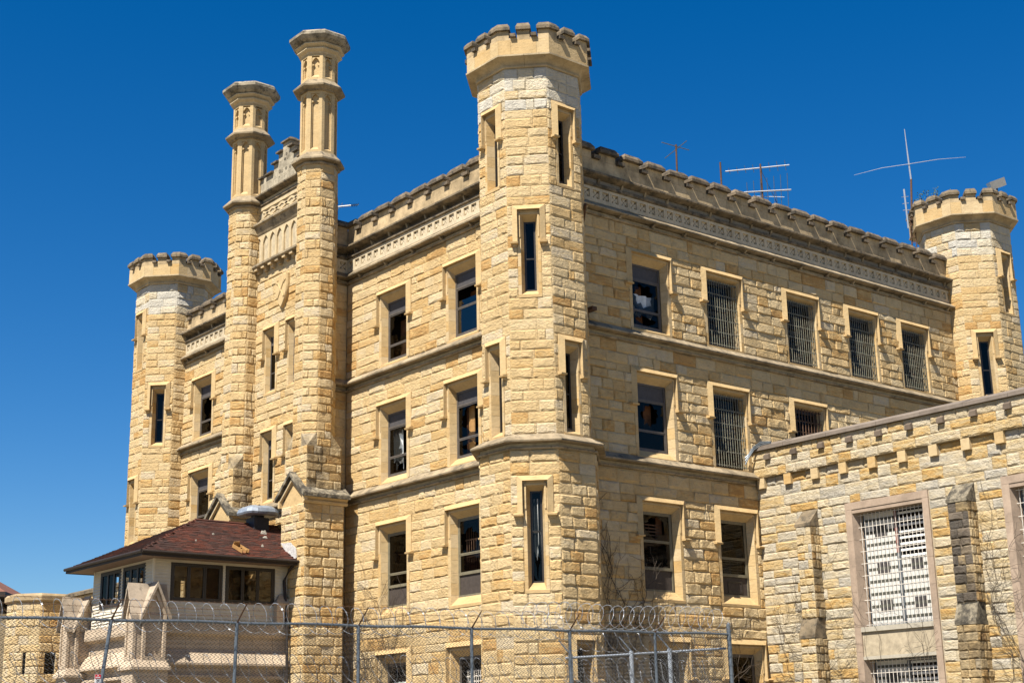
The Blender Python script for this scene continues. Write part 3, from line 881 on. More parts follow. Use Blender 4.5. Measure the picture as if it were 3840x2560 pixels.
rgp = random.Random(21)
def coping_stone(fr, u0, u1, z0, parent, d0=-0.52, d1=0.13, h=0.24, jit=0.02):
    mb = MB(); z1 = z0 + h + rgp.uniform(-jit, jit); i = 0.10; j = rgp.uniform(-0.012, 0.012)
    d1 += rgp.uniform(-jit, jit)
    r0 = [fr.p(u0, z0 + j, d1), fr.p(u1, z0 - j, d1), fr.p(u1, z0 - j, d0), fr.p(u0, z0 + j, d0)]
    r1 = [(x, y, z + 0.10) for x, y, z in r0]
    r2 = [fr.p(u0 + i, z1 + j, d1 - i), fr.p(u1 - i, z1 - j, d1 - i), fr.p(u1 - i, z1 - j, d0 + i), fr.p(u0 + i, z1 + j, d0 + i)]
    mb.loft([r0, r1, r2], True, rgp.random())
    return mb.build('coping', 'coping', parent)
def battlement(fr, c0, n, per=1.10, gap=0.36, zm=lambda z: z, first=None, last=None):
    """c0: centre of the first crenel"""
    lo = first if first is not None else c0
    hi = last if last is not None else c0 + per * (n - 1)
    u = lo
    while u < hi - 0.05:
        L = min(rgp.uniform(0.9, 1.3), hi - u)
        if hi - u - L < 0.3: L = hi - u
        mb = MB(); mb.fbox(fr, u + 0.004, u + L - 0.004, zm(20.0), zm(20.44), -0.42, -0.005, rgp.random())
        mb.build('parapet_block', 'parapet', bld); u += L
    edges = [lo - gap / 2] + [c0 + per * k for k in range(n)] + [hi + gap / 2]
    for k in range(len(edges) - 1):
        a, b = edges[k] + gap / 2, edges[k + 1] - gap / 2
        if b - a < 0.15: continue
        mb = MB()
        s = rgp.uniform(0.35, 0.65); md = a + (b - a) * s
        mb.fbox(fr, a, md - 0.004, zm(20.445), zm(20.71), -0.40, -0.005, rgp.random())
        mb.fbox(fr, md + 0.004, b, zm(20.445), zm(20.71), -0.40, -0.005, rgp.random())
        mo = mb.build('merlon', 'parapet', bld)
        coping_stone(fr, a - 0.07 + rgp.uniform(-0.02, 0.02), b + 0.07 + rgp.uniform(-0.02, 0.02), zm(20.715), mo)
    for k in range(n):
        c = c0 + per * k; w = 0.15 + rgp.uniform(-0.01, 0.01)
        mb = MB(); D = 0.11
        mb.hexa([fr.p(c - w, zm(20.45), D), fr.p(c + w, zm(20.45), D), fr.p(c + w, zm(20.45), -0.3), fr.p(c - w, zm(20.45), -0.3),
                 fr.p(c - w, zm(20.57), D), fr.p(c + w, zm(20.57), D), fr.p(c + w, zm(20.66), -0.3), fr.p(c - w, zm(20.66), -0.3)], rgp.random())
        mb.build('crenel_block', 'coping', bld)
battlement(FF, -10.3, 9, first=-11.06, last=-1.2)
battlement(FR, 2.55, 18, per=1.098, first=1.2, last=22.3)
battlement(FE, -0.35, 0, first=-1.24, last=-0.01)
battlement(FF, -23.75, 7, zm=ZL, first=-24.5, last=-16.3)

# --- windows of the entrance side
for i, (zb, zt, fb, ft) in enumerate(ROWS):
    for j, u in enumerate(F_U):
        surround(bld, FF, u, WO, WI, zb, zt, fb, ft, SETBACK)
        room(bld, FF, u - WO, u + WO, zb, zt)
def aw(*a, **k): return sash_window(bld, *a, **k)
z = ROWS[0]
aw(FF, -8.0, WI, z[2], z[3], SETBACK, top=0.42, meet=0.30, brk=(0.5, 0.55, 0.47, 0.48), seed=2, boards=((-0.63, 0.1, 15.2, 16.6, 0.5, 'wood'), (0.2, 0.34, 15.1, 16.7, 0.3, 'wood')))
aw(FF, -4.0, WI, z[2], z[3], SETBACK, top=0.45, meet=0.56, blue=True, seed=3, boards=((-0.62, 0.05, 15.2, 16.7, 0.6, 'wood'), (-0.62, 0.62, 15.07, 16.25, 0.04, 'glass_blue')))
z = ROWS[1]
aw(FF, -8.0, WI, z[2], z[3], SETBACK, top=0.45, meet=0.36, brk=(0.75, 0.5, 0.35, 0.5), brk2=(0.7, 0.5, 0.3, 0.4), seed=5, sheet=(-0.55, 0.1, 11.0, 12.6, 0.12))
aw(FF, -4.0, WI, z[2], z[3], SETBACK, top=0.42, meet=0.33, brk=(0.55, 0.55, 0.46, 0.47), brk2=(0.5, 0.5, 0.4, 0.3), seed=6, boards=((-0.35, -0.05, 10.95, 12.6, 0.25, 'wood_orange'), (-0.6, -0.4, 10.95, 12.7, 0.35, 'wood')))
z = ROWS[2]
w1 = aw(FF, -8.0, WI, z[2], z[3], SETBACK, bot=0.62, meet=0.22, fmat='frame_olive', seed=8, boards=((-0.6, 0.6, 8.15, 8.2, 0.25, 'rust'), (-0.6, 0.6, 7.5, 7.54, 0.25, 'rust')))
grille(bld, FF, -8.6, -7.4, 7.0, 8.8, -SETBACK - 0.25, 9, 3, 0.012, 'rust')
w2 = aw(FF, -4.0, WI, z[2], z[3], SETBACK, bot=0.66, meet=0.34, fmat='frame_olive', seed=9, brk=(0.4, 0.35, 0.42, 0.5))
grille(bld, FF, -4.6, -3.4, 7.05, 8.8, -SETBACK - 0.25, 10, 4, 0.012, 'rust')
z = ROWS[3]
aw(FF, -8.0, WI, z[2], z[3], SETBACK, meet=0.35, seed=10, brk=(0.5, 0.5, 0.47, 0.48), boards=((-0.6, 0.6, 3.75, 3.9, 0.2, 'curtain'), (-0.62, 0.5, 3.5, 3.68, 0.25, 'panel_grey')))
grille(bld, FF, -8.62, -7.38, 2.2, 3.7, -SETBACK - 0.12, 9, 8, 0.013, 'bar_white')
aw(FF, -4.0, WI, z[2], z[3], SETBACK, meet=0.35, seed=11, brk=(0.5, 0.5, 0.47, 0.48))
grille(bld, FF, -4.45, -3.4, 2.2, 4.1, -SETBACK - 0.12, 10, 12, 0.013, 'bar_white')
surround(bld, FF, -2.1, 0.35, 0.27, 1.9, 4.70, 2.1, 4.5, 0.3, 0.12, ho=0.62)
room(bld, FF, -2.45, -1.75, 1.9, 4.7, 0.8)
aw(FF, -2.1, 0.27, 2.1, 4.5, 0.3, seed=12, slit=True, fmat='frame_olive')

# --- windows of the long side
for i, (zb, zt, fb, ft) in enumerate(ROWS):
    for j, u in enumerate(R_U):
        if (i >= 2 and j > 1) or (i == 1 and j > 2): continue
        barred = i < 2 and j > 0
        surround(bld, FR, u, WOR, WI + 0.03 if not barred else WOR - 0.08, zb, zt, fb if not barred else zb + 0.06, ft if not barred else zt - 0.08, SETBACK, 0.13, ho=1.08)
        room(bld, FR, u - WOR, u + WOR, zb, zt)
        if barred:
            sash_window(bld, FR, u, WOR - 0.1, zb + 0.08, zt - 0.1, SETBACK + 0.02, meet=0.5, seed=20 + i * 7 + j, fmat='frame_dark')
            if (i, j) == (1, 2):
                grille(bld, FR, u - 0.72, u + 0.72, zb + 0.1, zt - 0.08, -0.03, 9, 7, 0.02, 'rust')
            else:
                grille(bld, FR, u - WOR + 0.06, u + WOR - 0.04, zb + 0.06, zt - 0.10, -0.04, 13, 6, 0.0125, 'bar_rust')
z = ROWS[0]
aw(FR, 4.80, WI, z[2], z[3], SETBACK, top=0.47, meet=0.33, brk=(0.45, 0.55, 0.42, 0.42), brk2=(0.5, 0.4, 0.42, 0.4), seed=31, boards=((-0.1, 0.2, 15.1, 16.6, 0.4, 'wood'),), sheet=(-0.6, 0.5, 15.4, 16.2, 0.15))
z = ROWS[1]
aw(FR, 4.80, WI, z[2], z[3], SETBACK, top=0.5, meet=0.37, brk=(0.48, 0.55, 0.36, 0.43), seed=33, boards=((0.05, 0.4, 11.0, 12.5, 0.4, 'wood'), (-0.62, 0.62, 10.95, 11.6, 0.06, 'panel_grey')))
z = ROWS[2]
aw(FR, 4.80, WI, z[2], z[3], SETBACK, bot=0.64, meet=0.48, fmat='frame_olive', seed=35, brk=(0.4, 0.5, 0.42, 0.46), boards=((0.3, 0.55, 7.1, 8.8, 0.3, 'wood'),))
grille(bld, FR, 4.22, 5.1, 7.05, 8.55, -SETBACK - 0.2, 3, 14, 0.012, 'rust')
aw(FR, 8.36, WI, z[2], z[3], SETBACK, bot=0.62, meet=0.30, fmat='frame_olive', seed=37)
grille(bld, FR, 7.75, 8.9, 7.05, 7.6, -SETBACK - 0.14, 3, 6, 0.014, 'bar_white')
mb = MB(); frame_boxes(mb, FR, 8.05, 8.75, 6.48, 6.88, -SETBACK - 0.015, 0.05, 0.03)
mb.build('vent_opening', 'frame_dark', bld)
z = ROWS[3]
aw(FR, 4.80, WI, z[2], z[3], SETBACK, seed=41, meet=0.4)
aw(FR, 8.36, WI, z[2], z[3], SETBACK, seed=43, meet=0.4, brk=(0.55, 0.25, 0.3, 0.2))

# --- windows of the centre bay and of the far wing
for i, (zb, zt, fb, ft) in enumerate(C_ROWS):
    for j, (u, w) in enumerate(SL):
        surround(bld, FC, u, w, w - 0.06, zb, zt, fb, ft, 0.15, 0.12, ho=0.60)
        room(bld, FC, u - w, u + w, zb, zt, 0.7)
        aw(FC, u, w - 0.06, fb, ft, 0.15, top=0.3, meet=0.35, seed=50 + i * 2 + j, slit=True)
for i, (zb, zt, fb, ft) in enumerate(ROWS[:3]):
    for u in L_U:
        surround(bld, FF, u, WO, WI, ZL(zb), ZL(zt), ZL(fb), ZL(ft), SETBACK)
        room(bld, FF, u - WO, u + WO, ZL(zb), ZL(zt))
        aw(FF, u, WI, ZL(fb), ZL(ft), SETBACK, top=0.42, meet=0.33, brk=(0.5, 0.55, 0.4, 0.45) if i == 0 else None, seed=60 + i,
           boards=((-0.3, 0.1, ZL(zb) + 0.3, ZL(zt) - 0.8, 0.3, 'wood'), (0.25, 0.55, ZL(zb) + 0.3, ZL(zt) - 0.9, 0.3, 'curtain')) if i == 0 else ())

# --- centre bay top: corbelled ledge, arcade, lattice band, stepped gable
XC = -13.6
led = [(-0.03, 19.98), (0.28, 19.98), (0.32, 20.02), (0.32, 20.10), (0.0, 20.26), (-0.03, 20.26)]
sweep_pieces('corbel_ledge', 'string', bld, [(-15.75, YB), (-11.4, YB)], led, 1.4)
for k in range(9):
    u = -15.45 + 0.53 * k
    mb = MB(); mb.fbox(FC, u, u + 0.22, 19.87, 19.975, -0.02, 0.27, 0.5); mb.fbox(FC, u + 0.01, u + 0.21, 19.76, 19.868, -0.02, 0.15, 0.6)
    mb.build('corbel', 'parapet', bld)
def pointed(w, n=6):
    """half outline of a pointed arch: width w, springing at 0"""
    L = []
    r = w * 1.05; cx = w / 2 - r
    amax = math.acos(-cx / r)
    for k in range(n + 1):
        a = amax * k / n
        L.append((cx + r * math.cos(a), r * math.sin(a)))
    return L
def arch_bay(fr, u0, w, z0, zs, z1, parent, mat, mull=0.13, name='arcade_bay', depth=0.16, d=0.0):
    """blind pointed-arch panel: jambs, arch head, recessed back"""
    mb = MB(); a, b = u0 + mull / 2, u0 + w - mull / 2; c = (a + b) / 2
    mb.fbox(fr, u0 + 0.003, a, z0, zs, d - depth, d); mb.fbox(fr, b, u0 + w - 0.003, z0, zs, d - depth, d)
    hp = pointed(b - a)
    for s in (-1, 1):
        for (x0, y0), (x1, y1) in zip(hp, hp[1:]):
            e = s * (w / 2 - 0.003)
            q = [(x0 * s, zs + y0), (e, zs + y0), (e, zs + y1), (x1 * s, zs + y1)]
            if s < 0: q = [q[1], q[0], q[3], q[2]]
            mb.hexa([fr.p(c + q[0][0], q[0][1], d), fr.p(c + q[1][0], q[1][1], d), fr.p(c + q[1][0], q[1][1], d - depth), fr.p(c + q[0][0], q[0][1], d - depth),
                     fr.p(c + q[3][0], q[3][1], d), fr.p(c + q[2][0], q[2][1], d), fr.p(c + q[2][0], q[2][1], d - depth), fr.p(c + q[3][0], q[3][1], d - depth)])
    zt = zs + hp[-1][1]
    if z1 > zt: mb.fbox(fr, u0 + 0.003, u0 + w - 0.003, zt, z1, d - depth, d)
    mb.fbox(fr, u0 + 0.003, u0 + w - 0.003, z0, z1, d - depth - 0.06, d - depth + 0.001)
    for s in (-1, 1):                                   # inner jamb moulding
        x = a + 0.035 if s < 0 else b - 0.035
        mb.fbox(fr, min(x, a if s < 0 else b), max(x, a if s < 0 else b), z0, zs + 0.1, d - depth, d - 0.06)
    return mb.build(name, mat, parent)
for k in range(9):
    arch_bay(FC, -15.78 + 0.53 * k + 0.02, 0.53, 20.26, 20.95, 21.42, bld, 'dressed_pale', d=0.06)
hd = [(-0.03, 21.40), (0.08, 21.40), (0.10, 21.44), (0.22, 21.72), (0.30, 21.76), (0.30, 21.84), (0.0, 21.98), (-0.03, 21.98)]
sweep_pieces('hood_string', 'string', bld, [(-15.75, YB), (-11.4, YB)], hd, 1.4)
# lattice band
mb = MB(); mb.fbox(FC, -15.7, -11.4, 21.98, 22.06, -0.1, 0.05); mb.fbox(FC, -15.7, -11.4, 22.42, 22.58, -0.1, 0.05); mb.fbox(FC, -15.7, -11.4, 22.06, 22.42, -0.12, -0.06)
lat = mb.build('lattice_band', 'dressed_pale', bld)
for k in range(6):
    u = -15.3 + 0.72 * k; c = u + 0.36
    mb = MB()
    for s in (-1, 1):
        for (x0, x1) in ((-0.36, 0.36),):
            e = 0.05
            mb.hexa([FC.p(c + x0, 22.062 if s > 0 else 22.418 - 2 * e, 0.03), FC.p(c + x1, 22.418 - 2 * e if s > 0 else 22.062, 0.03), FC.p(c + x1, 22.418 - 2 * e if s > 0 else 22.062, -0.058), FC.p(c + x0, 22.062 if s > 0 else 22.418 - 2 * e, -0.058),
                     FC.p(c + x0, 22.062 + 2 * e if s > 0 else 22.418, 0.03), FC.p(c + x1, 22.418 if s > 0 else 22.062 + 2 * e, 0.03), FC.p(c + x1, 22.418 if s > 0 else 22.062 + 2 * e, -0.058), FC.p(c + x0, 22.062 + 2 * e if s > 0 else 22.418, -0.058)])
    q = 0.07
    mb.hexa([FC.p(c - 0.1, 22.17, 0.02), FC.p(c + 0.1, 22.17, 0.02), FC.p(c + 0.1, 22.17, -0.058), FC.p(c - 0.1, 22.17, -0.058), FC.p(c - 0.1, 22.31, 0.02), FC.p(c + 0.1, 22.31, 0.02), FC.p(c + 0.1, 22.31, -0.058), FC.p(c - 0.1, 22.31, -0.058)])
    mb.build('lattice_cross', 'dressed_pale', lat)
up2 = [(max(d, -0.13), z + 3.16) for d, z in up]
sweep_pieces('gable_cornice', 'coping_light', bld, [(-15.7, YB), (-11.4, YB)], up2, 1.4)
# stepped gable in courses of ashlar with trefoils as dark discs
mb = MB(); steps = [(1.95, 23.05, 23.52), (1.95, 23.52, 23.80), (0.95, 23.80, 24.12), (0.60, 24.12, 24.46), (0.27, 24.46, 24.80)]
for hw, a, b in steps:
    u = XC - hw; hi = XC + hw
    while u < hi - 0.01:
        l = rgp.uniform(0.35, 0.7)
        if hi - u - l < 0.2: l = hi - u
        gb = MB(); gb.fbox(FC, u + 0.004, u + l - 0.004, a + 0.003, b - 0.003, -0.4, 0.0, rgp.random()); gb.build('gable_block', 'grey_parapet', bld)
        u += l
for s in (-1, 1):
    for (u0, u1, z) in ((0.96, 1.5, 23.80), (1.7, 2.0, 23.80), (0.58, 0.98, 24.12), (0.25, 0.63, 24.46)):
        a, b = XC + s * u0, XC + s * u1
        cb = MB(); cb.hexa([FC.p(min(a, b), z + 0.003, 0.13), FC.p(max(a, b), z + 0.003, 0.13), FC.p(max(a, b), z + 0.003, -0.45), FC.p(min(a, b), z + 0.003, -0.45),
                            FC.p(min(a, b), z + 0.07, 0.13), FC.p(max(a, b), z + 0.07, 0.13), FC.p(max(a, b), z + 0.15, -0.1), FC.p(min(a, b), z + 0.15, -0.1)], rgp.random())
        cb.build('step_coping', 'coping', bld)
cb = MB(); cb.loft([[FC.p(XC - 0.3, 24.803, 0.1), FC.p(XC + 0.3, 24.803, 0.1), FC.p(XC + 0.3, 24.803, -0.45), FC.p(XC - 0.3, 24.803, -0.45)],
                    [FC.p(XC - 0.3, 24.86, 0.1), FC.p(XC + 0.3, 24.86, 0.1), FC.p(XC + 0.3, 24.86, -0.45), FC.p(XC - 0.3, 24.86, -0.45)],
                    [FC.p(XC - 0.2, 24.98, -0.05), FC.p(XC + 0.2, 24.98, -0.05), FC.p(XC + 0.2, 24.98, -0.3), FC.p(XC - 0.2, 24.98, -0.3)]]); cb.build('step_coping', 'coping', bld)
# dark discs on the gable: their colour stands for the shade in trefoil openings
def disc(fr, c, z, r, d0, d1, n=10): return [[fr.p(c + r * math.cos(2 * PI * k / n), z + r * math.sin(2 * PI * k / n), d) for k in range(n)] for d in (d0, d1)]
tf = MB()
for (x, z, r) in ((0, 24.30, 0.07), (-0.10, 24.12, 0.07), (0.10, 24.12, 0.07), (-0.48, 23.72, 0.09), (-0.30, 23.68, 0.08), (0.3, 23.68, 0.08), (0.48, 23.72, 0.09), (0, 23.70, 0.07)):
    tf.loft(disc(FC, XC + x, z, r, -0.05, 0.006))
tf.build('trefoil_shade_disc', 'cap_lichen', bld)
# carved shield with crossed keys
sh = []
for k in range(13):
    t = k / 12.0
    sh.append((0.43 * (1 - max(0, (t - 0.35) / 0.65) ** 2.0), 19.25 - 1.30 * t))
pts = [(-x, z) for x, z in sh] + [(x, z) for x, z in reversed(sh[:-1])]
pts = [(x, z + (0.07 * (1 - (x / 0.43) ** 2) if z > 19.2 else 0)) for x, z in pts]
mb = MB(); n = len(pts); cx = -13.52
fr = FC
ring0 = [fr.p(cx + x, z, -0.02) for x, z in pts]; ring1 = [fr.p(cx + x, z, 0.12) for x, z in pts]; ring2 = [fr.p(cx + x * 0.93, 18.65 + (z - 18.65) * 0.95, 0.17) for x, z in pts]
mb.loft([ring0, ring1, ring2]); shield = mb.build('carved_shield', 'dressed', bld)
mb = MB()
for s in (-1, 1):
    mb.tube([FC.p(cx - s * 0.22, 18.35, 0.18), FC.p(cx + s * 0.24, 19.0, 0.18)], 0.025, 6)
    for q in range(3):
        mb.loft(disc(FC, cx + s * (0.26 + 0.05 * math.cos(q * 2.1)), 19.02 + 0.06 * math.sin(q * 2.1), 0.05, 0.165, 0.20, 8))
    mb.fbox(FC, cx - s * 0.22 - 0.08, cx - s * 0.22 + 0.06, 18.38, 18.46, 0.165, 0.195)
mb.build('crossed_keys', 'dressed', shield)
# drain pipe and bracket in the angle of tower and long wall
mb = MB(); mb.tube([(1.05, 1.05, 18.2), (0.5, 1.45, 17.9), (0.12, 1.62, 17.6), (0.10, 1.62, 16.4)], 0.05, 8); mb.build('drain_pipe', 'rust', bld)
mb = MB(); mb.box(0.02, 0.45, 1.75, 1.95, 15.0, 15.12); mb.box(0.05, 0.12, 1.8, 1.9, 14.6, 15.0); mb.build('iron_bracket', 'rust', bld)
mas.done()

# ================================================================== octagonal towers
def slit(root, fr, uc, zb, zt, zm, seed, lead=True):
    surround(root, fr, uc, 0.26, 0.18, zm(zb), zm(zt), zm(zb + 0.17), zm(zt - 0.14), 0.24, 0.10, ho=0.51, hz=0.32, drop=0.9, stop=0.05)
    room(root, fr, uc - 0.15, uc + 0.15, zm(zb), zm(zt), 0.25)
    return sash_window(root, fr, uc, 0.18, zm(zb + 0.17), zm(zt - 0.14), 0.24, meet=0.45, seed=seed, slit=True, fmat='frame_dark')

def crown(root, c, a, zm, turn=0):
    """corbelled battlement: bead, cove, band, merlons with copings"""
    rg = random.Random(int(c[0] * 10) + 77)
    prof = [(-0.4, 22.40), (0.06, 22.40), (0.085, 22.42), (0.085, 22.465), (0.05, 22.49), (0.055, 22.53), (0.09, 22.58), (0.16, 22.625), (0.26, 22.65), (0.33, 22.66), (0.385, 22.665), (0.385, 22.72), (-0.4, 22.72)]
    for k in range(16):                                   # two stones to a side, jointed at the middle of each face
        mb = MB(); f = oface(c, 0, -90 + 45 * (k // 2)); g_ = 0.004
        rings = []
        for d, z in prof:
            h_ = (a + d) * math.tan(PI / 8)
            u0, u1 = (-h_, -g_) if k % 2 == 0 else (g_, h_)
            rings.append((f.p(u0, zm(z), a + d), f.p(u1, zm(z), a + d)))
        n_ = len(rings); vs = [p for r_ in rings for p in r_]
        mb.add(vs, [(2 * q, 2 * q + 1, 2 * ((q + 1) % n_) + 1, 2 * ((q + 1) % n_)) for q in range(n_)] + [tuple(range(0, 2 * n_, 2)), tuple(range(2 * n_ - 1, 0, -2))], rg.random())
        mb.build('corbel_stone', 'corbel_mat', root)
    A = a + 0.35; hw = A * math.tan(PI / 8)
    for k in range(8):
        f = oface(c, A, -90 + 45 * k)
        for u0, u1 in ((-hw, -hw * 0.5), (-hw * 0.5, hw * 0.5), (hw * 0.5, hw)):
            b = MB(); t = math.tan(PI / 8) * 0.4
            b.hexa([f.p(u0 + 0.003, zm(22.723), 0), f.p(u1 - 0.003, zm(22.723), 0), f.p(min(u1, hw - t) - 0.003, zm(22.723), -0.4), f.p(max(u0, -hw + t) + 0.003, zm(22.723), -0.4),
                    f.p(u0 + 0.003, zm(23.225), 0), f.p(u1 - 0.003, zm(23.225), 0), f.p(min(u1, hw - t) - 0.003, zm(23.225), -0.4), f.p(max(u0, -hw + t) + 0.003, zm(23.225), -0.4)], rg.random())
            b.build('parapet_block', 'dressed', root)
        # middle merlon
        b = MB(); b.fbox(f, -0.20, 0.20, zm(23.23), zm(23.545), -0.36, -0.004, rg.random()); mo = b.build('merlon', 'parapet', root)
        tower_cop(mo, [f.p(-0.235, 0, 0.09), f.p(0.235, 0, 0.09), f.p(0.235, 0, -0.42), f.p(-0.235, 0, -0.42)], zm(23.548), rg)
        # crenel blocks
        for s in (-1, 1):
            u = s * (0.20 + (hw * 0.575 - 0.20) / 2)
            b = MB(); w = 0.09; D = 0.11
            b.hexa([f.p(u - w, zm(23.30), D), f.p(u + w, zm(23.30), D), f.p(u + w, zm(23.30), -0.35), f.p(u - w, zm(23.30), -0.35),
                    f.p(u - w, zm(23.41), D), f.p(u + w, zm(23.41), D), f.p(u + w, zm(23.47), -0.35), f.p(u - w, zm(23.47), -0.35)], rg.random())
            b.build('crenel_block', 'coping', root)
            b = MB(); u0, u1 = (0.202, hw * 0.573) if s > 0 else (-hw * 0.573, -0.202)
            b.fbox(f, u0, u1, zm(23.228), zm(23.30), -0.36, -0.006, rg.random()); b.build('crenel_sill', 'parapet', root)
        # corner merlon
        g_ = oface(c, A, -45 + 45 * k); t = math.tan(PI / 8)
        def poly(e0, e1, d0, d1):
            h0 = (A + d0) * t; h1 = (A + d1) * t
            return [f.p(hw * 0.575 - e0, 0, d0), f.p(h0, 0, d0), g_.p(-hw * 0.575 + e0, 0, d0), g_.p(-hw * 0.575 + e0, 0, d1), f.p(h1, 0, d1), f.p(hw * 0.575 - e0, 0, d1)]
        P = [(x, y) for x, y, z in poly(0, 0, -0.004, -0.36)]
        b = MB(); b.prism(P, zm(23.23), zm(23.545), rg.random()); mo = b.build('merlon', 'parapet', root)
        P0 = poly(0.04, 0, 0.09, -0.42); P2 = poly(-0.03, 0, 0.0, -0.34)
        b = MB(); j = rg.uniform(-0.012, 0.012)
        b.loft([[(x, y, zm(23.548)) for x, y, z in P0], [(x, y, zm(23.65)) for x, y, z in P0], [(x, y, zm(23.78 + j)) for x, y, z in P2]], True, rg.random())
        b.build('coping', 'coping_light', mo)
    b = MB(); octloft(b, c, [(a + 0.1, zm(22.9)), (a + 0.1, zm(23.05))]); b.build('tower_roof', 'flat_roof', root)

def tower_cop(mo, q, z, rg):
    b = MB(); cx = sum(p[0] for p in q) / 4; cy = sum(p[1] for p in q) / 4; j = rg.uniform(-0.012, 0.012)
    b.loft([[(x, y, z) for x, y, _ in q], [(x, y, z + 0.10) for x, y, _ in q], [(cx + (x - cx) * 0.76, cy + (y - cy) * 0.76, z + 0.23 + j) for x, y, _ in q]], True, rg.random())
    b.build('coping', 'coping_light', mo)

VIS = (-135, -90, -45, 0, 45)
def tower(name, c, a, label, zm=lambda z: z, low=None, seed=1, z_low=2.6, pale=20.97, front=1):
    t = thing(name, (c[0], c[1], 0), label, 'tower', 'octagonal corner towers')
    ms = Masonry(t, seed)
    co_ = MB()
    cl = low[0] if low else c; al = low[1] if low else a + 0.13
    hi = {-90: [(18.55, 20.97), (10.66, 13.33)], 0: [(18.55, 20.97), (10.66, 13.33)], -45: [(14.91, 17.46)]}
    lo_ = {-45: [(6.04, 9.05)]}
    if c[0] < -20: hi.pop(0)
    if c[1] > 20: hi.pop(-90)
    for ang in [-180 + 45 * k for k in range(8)]:
        f = oface(c, a, ang); hw = a * math.tan(PI / 8)
        H = []; CH = []
        for zb, zt in hi.get(ang, []):
            H += [(-0.36, 0.36, zm(zb) - 0.1, zm(zt) + 0.02), (-0.51, 0.51, zm(zt) + 0.02, zm(zt) + 0.32)]
            CH.append((-0.28, 0.28, zm(zb), zm(zt)))
        if ang in VIS:
            ms.wall(f, -hw - 0.005, hw + 0.005, zm(10.6), zm(pale), H, lmin=0.40, lmax=1.0, rough=0.031)
            ms.wall(f, -hw - 0.005, hw + 0.005, zm(pale), zm(22.40), H, mat='pale_stone' if ang != -999 else 'stone', lmin=0.38, lmax=0.9)
        core_wall(co_, f, -hw, hw, zm(10.3), zm(22.5), CH, -0.4)
        for i, (zb, zt) in enumerate(hi.get(ang, [])): slit(t, f, 0, zb, zt, zm, seed * 10 + i)
        f = oface(cl, al, ang); hw = al * math.tan(PI / 8)
        H = []; CH = []
        for zb, zt in lo_.get(ang, []):
            H += [(-0.36, 0.36, zm(zb) - 0.1, zm(zt) + 0.02), (-0.51, 0.51, zm(zt) + 0.02, zm(zt) + 0.32)]
            CH.append((-0.28, 0.28, zm(zb), zm(zt)))
        if ang == 0 and name == 'corner_tower' and low:
            H += [(-0.36, 0.36, 2.0, 4.55), (-0.5, 0.5, 4.55, 4.8)]; CH.append((-0.3, 0.3, 2.2, 4.5))
            surround(t, f, 0, 0.3, 0.24, 2.2, 4.5, 2.4, 4.4, 0.3, 0.1, ho=0.52)
            room(t, f, -0.15, 0.15, 2.2, 4.5, 0.3)
            sash_window(t, f, 0, 0.24, 2.4, 4.4, 0.3, seed=3, slit=True, fmat='frame_dark')
        if ang in VIS: ms.wall(f, -hw - 0.005, hw + 0.005, z_low, zm(10.12), H, lmin=0.38, lmax=0.9)
        core_wall(co_, f, -hw, hw, 0, zm(10.4), CH, -0.4)
        for i, (zb, zt) in enumerate(lo_.get(ang, [])):
            surround(t, f, 0, 0.26, 0.18, zm(zb), zm(zt), zm(zb + 0.22), zm(zt - 0.12), 0.24, 0.10, ho=0.53, hz=0.30, drop=0.85)
            room(t, f, -0.15, 0.15, zm(zb), zm(zt), 0.25)
            sash_window(t, f, 0, 0.18, zm(zb + 0.22), zm(zt - 0.12), 0.24, meet=0.55, seed=seed + 5, slit=True, fmat='frame_dark', brk2=(0.5, 0.4, 0.35, 0.4), sheet=(-0.13, 0.13, zm(6.9), zm(8.7), 0.05))
    co_.build('wall', 'mortar_dark', t)
    # smooth drafted arrises
    # string course at the offset
    pr = string_prof(10.12)
    b = MB()
    dx = Vector(cl) - Vector(c)
    rings = []
    for d, z in pr[1:-2]: rings.append(octpts(cl, al + d, zm(z)))
    rings.append(octpts(c, a, zm(10.605)))
    b.loft(rings, False); so_ = b.build('string_course', 'string', t)
    b = MB(); octloft(b, cl, [(al - 0.2, zm(10.207)), (al - 0.01, zm(10.207)), (al - 0.05, zm(10.26)), (al - 0.01, zm(10.323)), (al - 0.2, zm(10.323))], 0.5, False); b.build('hollow_shade_strip', 'hollow_shade', t)  # same strip round the tower, shade painted by its dark colour
    crown(t, c, a, zm)
    ms.done()
    return t

NEAR = tower('corner_tower', (-0.375, 0.07), 1.60, 'tall octagonal stone tower at the near corner of the prison, nearest to the viewer', low=((-0.43, 0.12), 1.73), seed=11)
LEFT = tower('corner_tower', (-25.56, 0.1), 1.54, 'octagonal battlemented tower at the far left end, standing against the sky', zm=lambda z: 1.7 + (z - 1.7) * 0.972, seed=12, z_low=5.5)
FAR = tower('corner_tower', (-0.09, 23.85), 1.72, 'octagonal battlemented tower at the far right with a floodlight and weeds on top', zm=lambda z: 1.7 + (z - 1.7) * 0.99, seed=13, z_low=8.5)

